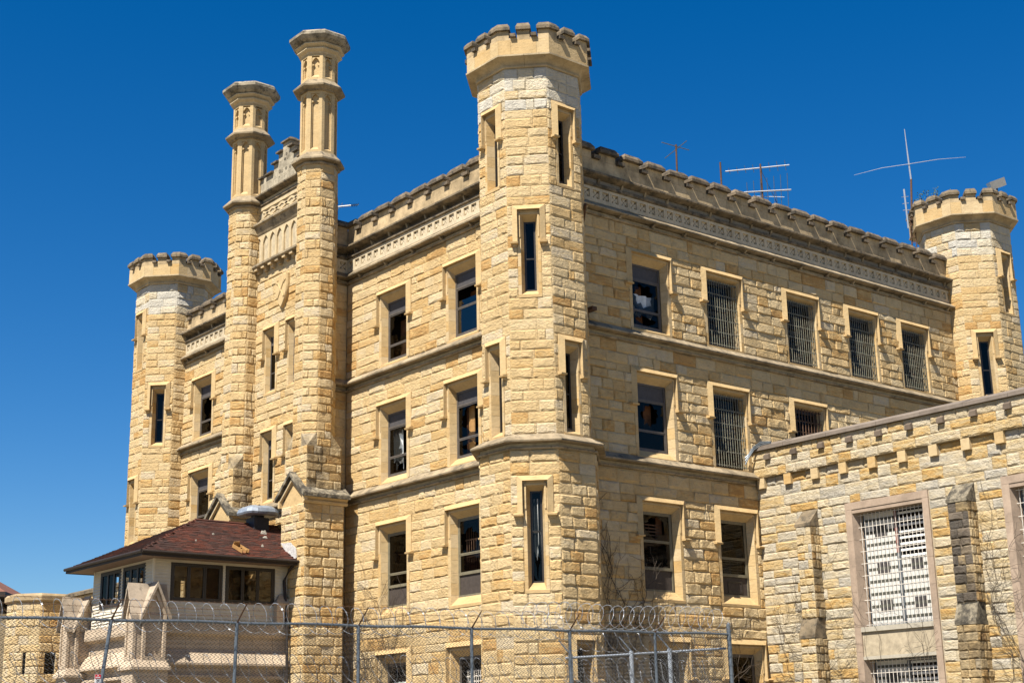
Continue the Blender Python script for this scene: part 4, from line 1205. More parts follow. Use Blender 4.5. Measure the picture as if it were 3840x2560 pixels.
# ================================================================== chimney turrets
def turret(c, label, seed, zk=0.0):
    t = thing('chimney_turret', (c[0], c[1], 0), label, 'turret', 'slender chimney turrets')
    ms = Masonry(t, seed); rg = random.Random(seed)
    co_ = MB(); a = 0.685
    zs = None
    for ang in [-180 + 45 * k for k in range(8)]:
        f = oface(c, a, ang); hw = a * math.tan(PI / 8)
        core_wall(co_, f, -hw, hw, 10, 22.9 + zk, [], -0.3)
        if ang in VIS + (90, 180, -180):
            zs = ms.wall(f, -hw - 0.004, hw + 0.004, 12.05, 22.72 + zk, lmin=0.25, lmax=0.62, rough=0.035, zs=zs)
    co_.build('shaft_core', 'mortar_dark', t)
    def ring(name, prof, mat='string'):
        b = MB(); octloft(b, c, [(r, z + zk) for r, z in prof]); return b.build(name, mat, t)
    ring('ring_moulding', [(0.5, 22.70), (0.72, 22.66), (0.78, 22.69), (0.78, 22.74), (0.73, 22.77), (0.72, 22.80), (0.90, 22.82), (0.93, 22.84), (0.93, 22.90), (0.90, 22.93), (0.66, 23.20), (0.5, 23.22)])
    ring('ring_moulding', [(0.5, 25.66), (0.70, 25.66), (0.74, 25.67), (0.74, 25.70), (0.84, 25.74), (0.92, 25.79), (0.93, 25.85), (0.66, 26.14), (0.5, 26.16)])
    ring('neck', [(0.5, 27.20), (0.66, 27.20), (0.68, 27.26), (0.76, 27.31), (0.80, 27.35), (0.80, 27.39), (0.70, 27.43), (0.5, 27.43)], 'dressed_pale')
    ring('neck', [(0.5, 27.432), (0.72, 27.432), (0.80, 27.48), (0.88, 27.53), (0.88, 27.57), (0.5, 27.585)], 'dressed_pale')
    ring('cap', [(0.5, 27.587), (0.84, 27.587), (0.90, 27.63), (0.99, 27.69), (1.07, 27.79), (1.09, 27.82), (1.09, 27.93), (1.0, 28.02), (0.45, 28.06)], 'cap_stone')
    b = MB(); octloft(b, c, [(0.46, 27.8 + zk), (0.46, 28.062 + zk)]); b.build('flue_mouth', 'dark_metal', t)
    A = 0.65; hw = A * math.tan(PI / 8)
    for ang in [-180 + 45 * k for k in range(8)]:
        f = oface(c, A, ang)
        for (z0, z1, zsp) in ((23.20, 25.66, 25.28), (26.14, 27.20, 26.78)):
            z0 += zk; z1 += zk; zsp += zk
            b = MB()
            # stiles, rails, sloping foot, trefoil head, recessed back
            w = 0.15; b.fbox(f, -hw, -w, z0, z1, -0.14, 0); b.fbox(f, w, hw, z0, z1, -0.14, 0)
            b.fbox(f, -w, w, z1 - 0.10, z1, -0.14, 0)
            b.hexa([f.p(-w, z0, -0.001), f.p(w, z0, -0.001), f.p(w, z0, -0.15), f.p(-w, z0, -0.15), f.p(-w, z0 + 0.09, -0.001), f.p(w, z0 + 0.09, -0.001), f.p(w, z0 + 0.22, -0.12), f.p(-w, z0 + 0.22, -0.12)])
            b.fbox(f, -w, w, z0, z1, -0.16, -0.12)
            hp = pointed(2 * w, 5)
            for s in (-1, 1):
                for (x0, y0), (x1, y1) in zip(hp, hp[1:]):
                    y1_ = min(y1, z1 - 0.1 - zsp); y0_ = min(y0, z1 - 0.1 - zsp)
                    q = [(x0 * s, zsp + y0_), (w * s, zsp + y0_), (w * s, zsp + y1_), (x1 * s, zsp + y1_)]
                    if s < 0: q = [q[1], q[0], q[3], q[2]]
                    b.hexa([f.p(q[0][0], q[0][1], -0.025), f.p(q[1][0], q[1][1], -0.025), f.p(q[1][0], q[1][1], -0.12), f.p(q[0][0], q[0][1], -0.12),
                            f.p(q[3][0], q[3][1], -0.025), f.p(q[2][0], q[2][1], -0.025), f.p(q[2][0], q[2][1], -0.12), f.p(q[3][0], q[3][1], -0.12)])
                # cusp
                b.add([f.p(s * w, zsp + 0.02, -0.03), f.p(s * w * 0.35, zsp - 0.02, -0.05), f.p(s * w, zsp - 0.10, -0.03), f.p(s * w, zsp + 0.02, -0.12), f.p(s * w * 0.35, zsp - 0.02, -0.12), f.p(s * w, zsp - 0.10, -0.12)],
                      [(0, 1, 2), (3, 5, 4), (0, 3, 4, 1), (1, 4, 5, 2)])
                b.fbox(f, min(s * w, s * (w - 0.04)), max(s * w, s * (w - 0.04)), z0 + 0.16, zsp, -0.12, -0.06)
            b.build('traceried_panel', 'dressed', t)
    b = MB(); octloft(b, c, [(0.47, 23.0 + zk), (0.47, 27.5 + zk)]); b.build('stack_core', 'dressed', t)
    # square pier with broaches
    h = 0.70; t8 = a * math.tan(PI / 8)
    for (sx, sy) in ((1, -1), (-1, -1), (1, 1), (-1, 1)):
        C0 = (c[0] + sx * h, c[1] + sy * h, 12.04)
        P1 = (c[0] + sx * h, c[1] + sy * t8, 12.04); P2 = (c[0] + sx * t8, c[1] + sy * h, 12.04)
        V1 = (c[0] + sx * (h - 0.01), c[1] + sy * (t8 + 0.0), 12.55); V2 = (c[0] + sx * t8, c[1] + sy * (h - 0.01), 12.55)
        b = MB(); b.add([C0, P1, P2, V1, V2], [(0, 1, 3), (0, 3, 4), (0, 4, 2), (1, 2, 4, 3), (0, 2, 1)], rg.random()); b.build('broach', 'broach_stone', t)
    pc = MB(); pc.box(c[0] - h + 0.012, c[0] + h - 0.012, c[1] - h + 0.012, c[1] + h - 0.012, 10.0, 12.05)
    f1 = Frame((c[0], c[1] - h), -90); f2 = Frame((c[0] + h, c[1]), 0)
    zs = ms.wall(f1, -h - 0.01, h + 0.01, 10.2, 12.04, lmin=0.3, lmax=0.75)
    ms.wall(f2, -h - 0.01, h + 0.01, 10.2, 12.04, lmin=0.3, lmax=0.75, zs=zs, mat='broach_stone')
    H2 = 0.78
    pc.box(c[0] - H2 + 0.012, c[0] + H2 - 0.012, c[1] - H2 + 0.012, c[1] + H2 - 0.012, 0.0, 10.2)
    f1 = Frame((c[0], c[1] - H2), -90); f2 = Frame((c[0] + H2, c[1]), 0); f3 = Frame((c[0] - H2, c[1]), 180)
    zs = ms.wall(f1, -H2 - 0.01, H2 + 0.01, 2.6, 10.0, lmin=0.3, lmax=0.8)
    ms.wall(f2, -H2 - 0.01, H2 + 0.01, 2.6, 10.0, lmin=0.3, lmax=0.8, zs=zs)
    pc.build('pier_core', 'mortar_dark', t)
    # gabled weathering
    z0, z1 = 10.20, 11.02; hwg = 0.98; y0 = c[1] - 0.98; y1 = c[1] + 0.95
    b = MB(); b.add([(c[0] - H2, c[1] - H2 - 0.0, 10.0), (c[0] + H2, c[1] - H2, 10.0), (c[0], c[1] - H2, 10.86), (c[0] - H2, c[1] + 0.9, 10.0), (c[0] + H2, c[1] + 0.9, 10.0), (c[0], c[1] + 0.9, 10.86)],
                    [(0, 1, 2), (5, 4, 3), (0, 3, 4, 1), (1, 4, 5, 2), (0, 2, 5, 3)], 0.7); b.build('gable_face', 'dressed', t)
    for s in (-1, 1):
        b = MB(); th = 0.13
        e0 = (c[0] + s * hwg, z0); e1 = (c[0], z1)
        rect = [(e0[0], e0[1]), (e1[0], e1[1]), (e1[0], e1[1] + th * 1.2), (e0[0], e0[1] + th)]
        b.add([(x, y0, z) for x, z in rect] + [(x, y1, z) for x, z in rect], [(0, 1, 2, 3), (7, 6, 5, 4), (0, 4, 5, 1), (1, 5, 6, 2), (2, 6, 7, 3), (3, 7, 4, 0)], 0.5)
        b.build('gable_roof', 'cap_lichen', t)
        b = MB(); rect = [(c[0] + s * 0.90, 10.08), (c[0], 10.84), (c[0], 10.94), (c[0] + s * 0.90, 10.19)]
        b.add([(x, c[1] - 0.88, z) for x, z in rect] + [(x, c[1] - 0.77, z) for x, z in rect], [(0, 1, 2, 3), (7, 6, 5, 4), (0, 4, 5, 1), (1, 5, 6, 2), (2, 6, 7, 3), (3, 7, 4, 0)], 0.5)
        b.build('gable_moulding', 'dressed_pale', t)
        b = MB(); sweep(b, [(c[0] + s * H2, c[1] - 0.9), (c[0] + s * H2, c[1] + 0.9)] if s > 0 else [(c[0] + s * H2, c[1] + 0.9), (c[0] + s * H2, c[1] - 0.9)],
                        [(-0.02, 9.98), (0.06, 9.98), (0.10, 10.03), (0.10, 10.08), (0.05, 10.12), (0.14, 10.20), (-0.02, 10.25)]); b.build('eaves_moulding', 'dressed', t)
    ms.done()
    return t
turret((-11.0, -1.4), 'tall octagonal chimney turret with carved panels, right one of the entrance pair', 31)
turret((-16.26, -1.4), 'octagonal chimney turret with carved panels, left one of the entrance pair', 32, -0.12)

# ================================================================== cell block wing on the right
cb_ = thing('cell_block', (6, 14, 0), 'lower stone cell block wing at the right with a plain coping and buttresses', 'building')
cm = Masonry(cb_, 41)
YC = 9.53
FB = Frame((0, YC), -90); FU = Frame((0, YC - 0.15), -90)
XE = 17.0
WX = [(3.92, 6.6), (9.62, 12.3)]
HB = []; CHB = []
for a, b in WX:
    HB += [(a - 0.27, b + 0.24, 0.0, 9.02)]; CHB += [(a - 0.05, b + 0.05, 5.1, 8.8), (a - 0.05, b + 0.05, 1.0, 4.16)]
core = MB()
core_wall(core, FB, 0.02, XE, 0, 11.25, CHB, -0.6)
core_wall(core, FU, 0.02, XE, 10.36, 11.28, [], -0.3)
core.box(0.5, XE, YC + 8, YC + 8.5, 0, 11.2); core.box(XE - 0.5, XE, YC + 0.6, YC + 8, 0, 11.2)
core.build('wall', 'mortar', cb_)
b = MB(); b.box(0.5, XE - 0.5, YC + 0.6, YC + 8, 10.6, 10.8); b.build('flat_roof', 'flat_roof', cb_)
# buttress zones keep the wall stones behind them out of the count
cm.wall(FB, 0.0, XE, 2.4, 10.36, HB, mat='cell_stone', rough=0.036, lmin=0.4, lmax=1.2, hmin=0.24, hmax=0.36)
cm.wall(FU, 0.0, XE, 10.36, 11.28, [], mat='cell_stone', rough=0.034, lmin=0.4, lmax=1.15, hmin=0.27, hmax=0.33, tone=(0.35, 1.0))
# coping slabs
rg = random.Random(8)
x = -0.05
while x < XE:
    l = rg.uniform(1.4, 2.0); mb = MB(); j = rg.uniform(-0.006, 0.006)
    prof = [(0.27, 11.285), (0.27, 11.40 + j), (-0.35, 11.62 + j), (-0.75, 11.62 + j), (-0.75, 11.285)]
    sweep(mb, [(x + 0.006, YC), (x + l - 0.006, YC)], prof, rg.random()); mb.build('coping_slab', 'slate_coping', cb_); x += l
for k in range(14):
    u = 0.60 + 1.155 * k; w = 0.25; D = 0.14
    mb = MB()
    mb.hexa([FU.p(u, 10.93, D), FU.p(u + w, 10.93, D), FU.p(u + w, 10.93, -0.1), FU.p(u, 10.93, -0.1),
             FU.p(u + 0.02, 11.08, D), FU.p(u + w - 0.02, 11.08, D), FU.p(u + w - 0.02, 11.19, -0.02), FU.p(u + 0.02, 11.19, -0.02)], rg.random())
    mb.build('projecting_block', 'block_dark', cb_)
    u = 0.16 + 1.152 * k; w = 0.30
    mb = MB(); mb.fbox(FB, u, u + w, 10.0, 10.355, -0.03, 0.145, rg.random()); mb.build('corbel', 'dressed', cb_)
def buttress(xc, w, mat1, mat2, cap, depth=0.45):
    """stepped buttress with two sloping weatherings"""
    h = w / 2
    pr = MB()
    for (z0, z1, d) in ((0.0, 4.88, depth + 0.15), (5.0, 8.40, depth)):
        pr.fbox(FB, xc - h + 0.012, xc + h - 0.012, z0, z1, -0.02, d - 0.012)
    pr.build('buttress_core', 'mortar_dark', cb_)
    for (z0, z1, d) in ((2.6, 4.86, depth + 0.15), (5.5, 8.44, depth)):
        f1 = Frame((0, YC - d), -90); f2 = Frame((xc + h, YC), 0); f3 = Frame((xc - h, YC), 180)
        zs = cm.wall(f1, xc - h - 0.01, xc + h + 0.01, z0, z1, mat=mat1 if z0 > 5 or mat1 == 'cell_stone' else 'broach_stone', rough=0.05, lmin=0.2, lmax=0.5, hmin=0.22, hmax=0.3)
        cm.wall(f2, -d - 0.01, -0.0, z0, z1, mat=mat2, rough=0.05, lmin=0.15, lmax=0.4, zs=zs)
        cm.wall(f3, 0.0, d + 0.01, z0, z1, mat=mat2, rough=0.05, lmin=0.15, lmax=0.4, zs=zs)
    for (z0, z1, d, dt, m_) in ((8.44, 9.02, depth + 0.04, 0.02, cap), (4.86, 5.50, depth + 0.19, depth - 0.02, cap)):
        mb = MB()
        mb.hexa([FB.p(xc - h - 0.04, z0, d), FB.p(xc + h + 0.03, z0, d), FB.p(xc + h + 0.03, z0, -0.02), FB.p(xc - h - 0.04, z0, -0.02),
                 FB.p(xc - h - 0.04, z0 + 0.10, d), FB.p(xc + h + 0.03, z0 + 0.10, d), FB.p(xc + h + 0.03, z1, dt), FB.p(xc - h - 0.04, z1, dt)], rg.random())
        if dt > 0.1:
            mb.fbox(FB, xc - h + 0.0, xc + h - 0.0, z0 + 0.02, z1 + 0.0, -0.02, dt - 0.01, 0.5)
        mb.build('weathering_slab', m_, cb_)
buttress(2.24, 0.57, 'cell_stone', 'broach_stone', 'coping_light')
buttress(8.10, 0.66, 'dark_stone', 'broach_stone', 'cap_lichen')
buttress(13.9, 0.66, 'cell_stone', 'cell_stone', 'coping_light')

def cell_window(a, b, seed):
    rg = random.Random(seed)
    mb = MB()
    # stone architrave
    z = 0.5
    while z < 8.8:
        z2 = min(8.8, z + rg.uniform(0.8, 1.1))
        if 8.8 - z2 < 0.3: z2 = 8.8
        mb.fbox(FB, a - 0.25, a - 0.001, z + 0.003, z2 - 0.003, -0.1, 0.05, rg.random()); mb.fbox(FB, b + 0.001, b + 0.22, z + 0.003, z2 - 0.003, -0.1, 0.05, rg.random()); z = z2
    mb.fbox(FB, a - 0.25, b + 0.22, 8.803, 9.03, -0.1, 0.05, 0.6)
    D = 0.36
    for s, u, w in ((-1, a, a + 0.10), (1, b, b - 0.08)):
        for z0, z1 in ((0.5, 4.2), (4.95, 8.8)):
            n = 4
            for k in range(n):
                za, zb_ = z0 + (z1 - z0) * k / n + 0.003, z0 + (z1 - z0) * (k + 1) / n - 0.003
                p = [FB.p(u, za, 0.045), FB.p(w, za, -D), FB.p(u + s * 0.2, za, -D), FB.p(u + s * 0.1, za, 0.04)]
                q = [(x, y, zb_) for x, y, _ in p]
                mb.hexa(p + q, rg.random())
    mb.fbox(FB, a, b, 8.68, 8.802, -D, 0.03, 0.4)
    mb.build('window_surround', 'surround', cb_)
    mb = MB(); mb.fbox(FB, a + 0.001, b - 0.001, 4.95, 5.10, -D, 0.06, 0.5); mb.fbox(FB, a + 0.001, b - 0.001, 4.10, 4.20, -D, 0.04, 0.5); mb.build('window_sill', 'concrete', cb_)
    mb = MB(); mb.fbox(FB, a + 0.001, b - 0.001, 4.20, 4.95, -0.2, -0.06, 0.5); mb.build('spandrel_panel', 'concrete', cb_)
    for z0, z1, tier in ((5.10, 8.68, 0), (0.9, 4.10, 1)):
        u0, u1 = a + 0.08, b - 0.06; d = -0.40
        wb_ = MB(); frame_boxes(wb_, FB, u0, u1, z0, z1, d, 0.05, 0.06)
        um = u0 + (u1 - u0) * 0.50
        wb_.fbox(FB, um - 0.05, um + 0.05, z0, z1, d - 0.06, d + 0.03)
        win = wb_.build('window', 'blue_steel', cb_)
        if tier == 0:
            p = MB(); p.fbox(FB, um - 0.045, um + 0.045, z0 + (z1 - z0) * 0.62, z1, d + 0.031, d + 0.045); p.build('red_lead_mullion', 'red_steel', win)
        # white painted panes row by row, with grey muntins and small dark vents
        nrow = 9
        hh = (z1 - z0 - 0.1) / nrow
        for r in range(nrow):
            za = z0 + 0.05 + hh * r
            for side, (p0, p1) in enumerate(((u0 + 0.05, um - 0.05), (um + 0.05, u1 - 0.05))):
                top = side == 1 and r >= nrow - 4
                if top:
                    for q in range(2):
                        p = MB(); zz = za + hh * (0.25 + 0.5 * q)
                        p.hexa([FB.p(p0, zz - 0.03, d - 0.03), FB.p(p1, zz - 0.03, d - 0.03), FB.p(p1, zz - 0.01, d - 0.06), FB.p(p0, zz - 0.01, d - 0.06),
                                FB.p(p0, zz + 0.03, d - 0.03), FB.p(p1, zz + 0.03, d - 0.03), FB.p(p1, zz + 0.05, d - 0.06), FB.p(p0, zz + 0.05, d - 0.06)])
                        p.build('louvre', 'white', win)
                    continue
                p = MB(); p.fbox(FB, p0, p1, za + 0.004, za + hh, d - 0.04, d - 0.02, rg.random()); p.build('pane', 'white_panel', win)
                p = MB(); p.fbox(FB, p0, p1, za + hh * 0.40, za + hh * 0.40 + 0.085, d - 0.035, d - 0.010); p.build('muntin', 'dark_band', win)
                if (side == 0 and r in (1, 4, 7)) or (side == 1 and r in (1, 4)):
                    vw = (p1 - p0) * 0.40; v0 = p0 + (p1 - p0) * 0.30
                    p = MB(); p.fbox(FB, v0, v0 + vw, za + 0.02, za + hh * 0.98, d - 0.019, d - 0.012); p.build('vent_pane', 'panel_grey', win)
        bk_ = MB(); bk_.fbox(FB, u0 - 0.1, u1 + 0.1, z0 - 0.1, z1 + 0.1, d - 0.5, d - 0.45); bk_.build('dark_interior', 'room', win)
        grille(cb_, FB, u0 + 0.02, u1 - 0.02, z0 + 0.02, z1 - 0.02, -0.17, 17, 10, 0.0105, 'bar_white', 'window_bars', 0.010, 0.10)
for i, (a, b) in enumerate(WX): cell_window(a, b, 70 + i)
cm.done()

# ================================================================== gateway with timber guardroom
gw = thing('stone_gateway', (-13.6, -5, 0), 'smooth tan stone gateway with gabled corner pinnacles below the cream guardroom', 'gateway')
GX0, GX1, GY0, GY1 = -15.9, -11.3, -7.2, -2.2
mb = MB()
path = [(GX0 - 0.4, GY0), (GX1, GY0), (GX1, GY1 - 0.02)]
prof = [(-0.5, 5.72), (0.10, 5.72), (0.10, 5.88), (0.20, 5.88), (0.22, 5.60), (0.20, 5.50), (0.10, 5.44), (-0.02, 5.42), (-0.02, 5.02), (0.10, 4.92), (0.36, 4.56), (0.36, 4.50), (0.20, 4.47), (0.10, 4.40), (0.10, 4.22), (0.26, 4.17), (0.26, 4.10), (-0.2, 4.05), (-0.2, 3.6), (-0.5, 3.6)]
for i in range(2):
    A_ = Vector(path[i]); B_ = Vector(path[i + 1]); n = 4
    for k in range(n):
        q = MB(); p0 = A_.lerp(B_, k / n); p1 = A_.lerp(B_, (k + 1) / n); e = (B_ - A_).normalized() * 0.004
        sweep(q, [tuple(p0 + e), tuple(p1 - e)], prof[::-1] if False else prof, rg.random()); q.build('moulded_block', 'gate_stone', gw)
for (x0, x1, y0, y1) in ((GX0 - 0.4, GX0 + 0.5, GY0, GY0 + 0.5), (GX1 - 0.5, GX1 - 0.14, GY0 + 0.05, GY0 + 0.9), (GX1 - 0.5, GX1 - 0.14, GY1 - 1.2, GY1)):
    mb.box(x0, x1, y0, y1, 0, 3.6)
mb.box(GX0, GX1 - 0.15, GY0 + 0.05, GY1, 3.4, 5.7)
mb.build('gateway_body', 'gate_stone', gw)
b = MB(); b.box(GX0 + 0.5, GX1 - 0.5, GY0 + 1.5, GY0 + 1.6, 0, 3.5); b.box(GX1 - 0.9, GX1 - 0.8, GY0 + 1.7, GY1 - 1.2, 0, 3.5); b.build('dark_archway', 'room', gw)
def pinnacle(xc, yc=-7.3):
    """narrow pier with a steep ridge along Y and a cross gable"""
    f0 = -8.0
    mb = MB(); mb.box(xc - 0.36, xc + 0.44, f0 + 0.0, yc + 0.5, 0, 4.36); mb.build('pier_base', 'gate_stone', gw)
    mb = MB(); mb.loft([[(xc - 0.46, f0 - 0.10, 4.3), (xc + 0.56, f0 - 0.10, 4.3), (xc + 0.56, yc + 0.55, 4.3), (xc - 0.46, yc + 0.55, 4.3)], [(xc - 0.46, f0 - 0.10, 4.38), (xc + 0.56, f0 - 0.10, 4.38), (xc + 0.56, yc + 0.55, 4.38), (xc - 0.46, yc + 0.55, 4.38)],
                        [(xc - 0.3, f0 + 0.05, 4.62), (xc + 0.40, f0 + 0.05, 4.62), (xc + 0.40, yc + 0.4, 4.62), (xc - 0.3, yc + 0.4, 4.62)]], True, 0.5); mb.build('pier_weathering', 'gate_stone', gw)
    mb = MB(); mb.box(xc - 0.27, xc + 0.27, f0 + 0.07, yc + 0.42, 4.55, 6.1); mb.box(xc + 0.27, xc + 0.30, yc - 0.30, yc + 0.30, 4.55, 6.05); mb.build('pier_shaft', 'gate_stone', gw)
    def gable(f, w, zs, za, d, nm='gable_panel'):
        m_ = MB(); e = 0.10
        m_.fbox(f, -w, -w + e, 4.6, zs, d - 0.10, d); m_.fbox(f, w - e, w, 4.6, zs, d - 0.10, d); m_.fbox(f, -w + e, w - e, 4.6, 4.72, d - 0.10, d)
        for s in (-1, 1):
            q = [(s * w, zs), (s * (w - e), zs), (0, za - 0.24), (0, za)]
            m_.add([f.p(u, z, d) for u, z in q] + [f.p(u, z, d - 0.10) for u, z in q], [(0, 1, 2, 3), (7, 6, 5, 4), (1, 5, 6, 2), (0, 3, 7, 4)])
        q = [(-w + 0.02, zs - 0.01), (w - 0.02, zs - 0.01), (0, za - 0.03)]
        m_.add([f.p(u, z, d - 0.085) for u, z in q] + [f.p(u, z, d - 0.3) for u, z in q], [(0, 1, 2), (5, 4, 3), (0, 2, 5, 3), (1, 4, 5, 2), (0, 3, 4, 1)])
        m_.build(nm, 'gate_stone', gw)
    gable(Frame((xc, f0 + 0.02), -90), 0.29, 6.02, 6.84, 0.0)
    gable(Frame((xc + 0.42, yc), 0), 0.40, 6.02, 6.88, 0.0)
    def slab(p, q, r, t, th=0.11):
        """roof slab: eave p-q, ridge r-t, thickness downward"""
        m_ = MB(); dn_ = lambda v: (v[0], v[1], v[2] - th * 1.5)
        m_.add([p, q, r, t, dn_(p), dn_(q), dn_(r), dn_(t)], [(0, 1, 2, 3), (7, 6, 5, 4), (0, 4, 5, 1), (1, 5, 6, 2), (2, 6, 7, 3), (3, 7, 4, 0)], 0.5)
        m_.build('gable_slab', 'gate_dark', gw)
    for s in (-1, 1):
        slab((xc + s * 0.37, f0 - 0.10, 6.0), (xc + s * 0.37, yc + 0.55, 6.0), (xc, yc + 0.55, 7.04), (xc, f0 - 0.10, 7.04))
        slab((xc - 0.02, yc + s * 0.52, 5.98), (xc + 0.53, yc + s * 0.52, 5.98), (xc + 0.53, yc, 7.07), (xc - 0.02, yc, 7.07))
pinnacle(-11.22)
pinnacle(-16.41)
q = MB(); q.box(-11.28, -11.05, -2.72, -2.25, 5.7, 6.6); q.build('end_pier', 'gate_stone', gw)
q = MB(); q.loft([[(-11.28, -2.76, 6.602), (-11.02, -2.76, 6.602), (-11.02, -2.22, 6.602), (-11.28, -2.22, 6.602)], [(-11.28, -2.55, 6.9), (-11.2, -2.55, 6.9), (-11.2, -2.3, 6.9), (-11.28, -2.3, 6.9)]]); q.build('end_pier_cap', 'gate_dark', gw)

gh = thing('guardroom', (-13.6, -5, 5.9), 'cream boarded guardroom with a red brown hip roof perched on the stone gateway', 'guardhouse')
GF = Frame((0, GY0), -90); GR = Frame((GX1, 0), 0)
ZT = 7.90
wins_r = [(-6.57, -4.70), (-4.57, -2.70)]
wins_f = [(-15.32, -13.72), (-13.54, -11.87)]
core = MB()
core_wall(core, GF, GX0, GX1 - 0.1, 5.72, ZT, [(a, b, 6.57, 7.77) for a, b in wins_f], -0.1, -0.02)
core_wall(core, GR, GY0 + 0.1, GY1, 5.9, ZT, [(a, b, 6.57, 7.77) for a, b in wins_r], -0.1, -0.02)
core_wall(core, Frame((GX0, 0), 180), -GY1, -GY0 - 0.1, 5.72, ZT, [(2.8, 4.5, 6.57, 7.77), (4.7, 6.5, 6.57, 7.77)], -0.1, 0.0)
core.build('wall', 'siding', gh)
fl = MB(); fl.box(GX0 + 0.1, GX1 - 0.1, GY0 + 0.1, GY1, 5.72, 5.85); fl.build('floor', 'wood', gh)
iw = MB(); iw.box(-13.0, -12.95, -5.2, -3.4, 5.85, 7.9); iw.build('partition', 'wood', gh)
cp = MB()
cp.box(GX1 - 0.06, GX1 + 0.015, GY0 - 0.015, GY0 + 0.06, 5.72, ZT); cp.box(GX0 - 0.015, GX0 + 0.06, GY0 - 0.015, GY0, 5.72, ZT); cp.build('corner_board', 'siding', gh)
def boards(fr, u0, u1, z0, z1, holes):
    p = 0.105; n = int((z1 - z0) / p)
    for k in range(n):
        a, b = z0 + p * k, z0 + p * (k + 1)
        segs = [(u0, u1)]
        for h in holes:
            if h[2] < b - 0.02 and h[3] > a + 0.02:
                ns = []
                for s, e in segs:
                    if h[1] <= s or h[0] >= e: ns.append((s, e)); continue
                    if h[0] > s: ns.append((s, h[0]))
                    if h[1] < e: ns.append((h[1], e))
                segs = ns
        for s, e in segs:
            if e - s < 0.02: continue
            mb = MB(); mb.hexa([fr.p(s, a, 0.034), fr.p(e, a, 0.034), fr.p(e, a, -0.02), fr.p(s, a, -0.02), fr.p(s, b, -0.004), fr.p(e, b, -0.004), fr.p(e, b, -0.02), fr.p(s, b, -0.02)], rg.random())
            mb.build('siding_board', 'siding', gh)
boards(GF, GX0 + 0.062, GX1 - 0.062, 5.72, ZT, [(a - 0.02, b + 0.02, 6.53, 7.81) for a, b in wins_f])
boards(GR, GY0 + 0.062, GY1, 5.90, ZT, [(a - 0.02, b + 0.02, 6.53, 7.81) for a, b in wins_r])
def triple(fr, a, b, seed):
    mb = MB(); frame_boxes(mb, fr, a, b, 6.55, 7.79, 0.02, 0.06, 0.09); win = mb.build('window', 'frame_dark', gh)
    w = (b - a - 0.12) / 3
    for k in range(3):
        s = a + 0.06 + w * k
        mb = MB(); frame_boxes(mb, fr, s + 0.004, s + w - 0.004, 6.612, 7.728, 0.012, 0.055, 0.05); mb.build('casement', 'frame_dark', win)
        pane(fr, s + 0.06, s + w - 0.06, 6.668, 7.672, -0.012, win, 'glass_clear' if fr is GR else 'glass', (0.6, 0.6, 0.4, 0.4) if seed + k in (2, 5) else None, seed + k)
        if fr is GF and k != 1:
            p = MB(); p.fbox(fr, s + 0.1, s + w * 0.55, 6.62, 7.7, -0.14, -0.12); p.build('curtain', 'wood' if k else 'curtain_grey', win)
            if k == 0: q = MB(); q.fbox(fr, s + 0.08, s + 0.2, 6.65, 6.9, -0.10, -0.08); q.build('board', 'wood_orange', win)
for i, (a, b) in enumerate(wins_f): triple(GF, a, b, i * 3)
for i, (a, b) in enumerate(wins_r): triple(GR, a, b, 20 + i * 3)
# eaves
EX0, EX1, EY0 = -16.62, -10.6, -7.95
ev = MB(); ev.box(EX0 + 0.03, EX1 - 0.03, EY0 + 0.03, GY1, 7.88, 7.90); ev.build('soffit', 'soffit', gh)
ev = MB()
ev.box(EX1 - 0.03, EX1, EY0, GY1, 7.86, 8.02); ev.box(EX0, EX1 - 0.03, EY0, EY0 + 0.03, 7.86, 8.02); ev.box(EX0, EX0 + 0.03, EY0 + 0.03, GY1, 7.86, 8.02)
ev.build('fascia', 'fascia', gh)
gt = MB(); gt.tube([(EX1 + 0.04, EY0 - 0.02, 7.99), (EX1 + 0.04, GY1 + 0.02, 7.99)], 0.055, 8); gt.tube([(EX0, EY0 - 0.04, 7.99), (EX1 + 0.04, EY0 - 0.04, 7.99)], 0.055, 8); gt.build('gutter', 'fascia', gh)
dp = MB(); dp.tube([(EX1 + 0.02, -2.30, 7.95), (EX1 - 0.35, -2.32, 7.75), (GX1 + 0.08, -2.36, 7.4), (GX1 + 0.34, -2.36, 5.6), (GX1 + 0.42, -2.36, 3.0)], 0.055, 8); dp.build('downpipe', 'fascia', gh)
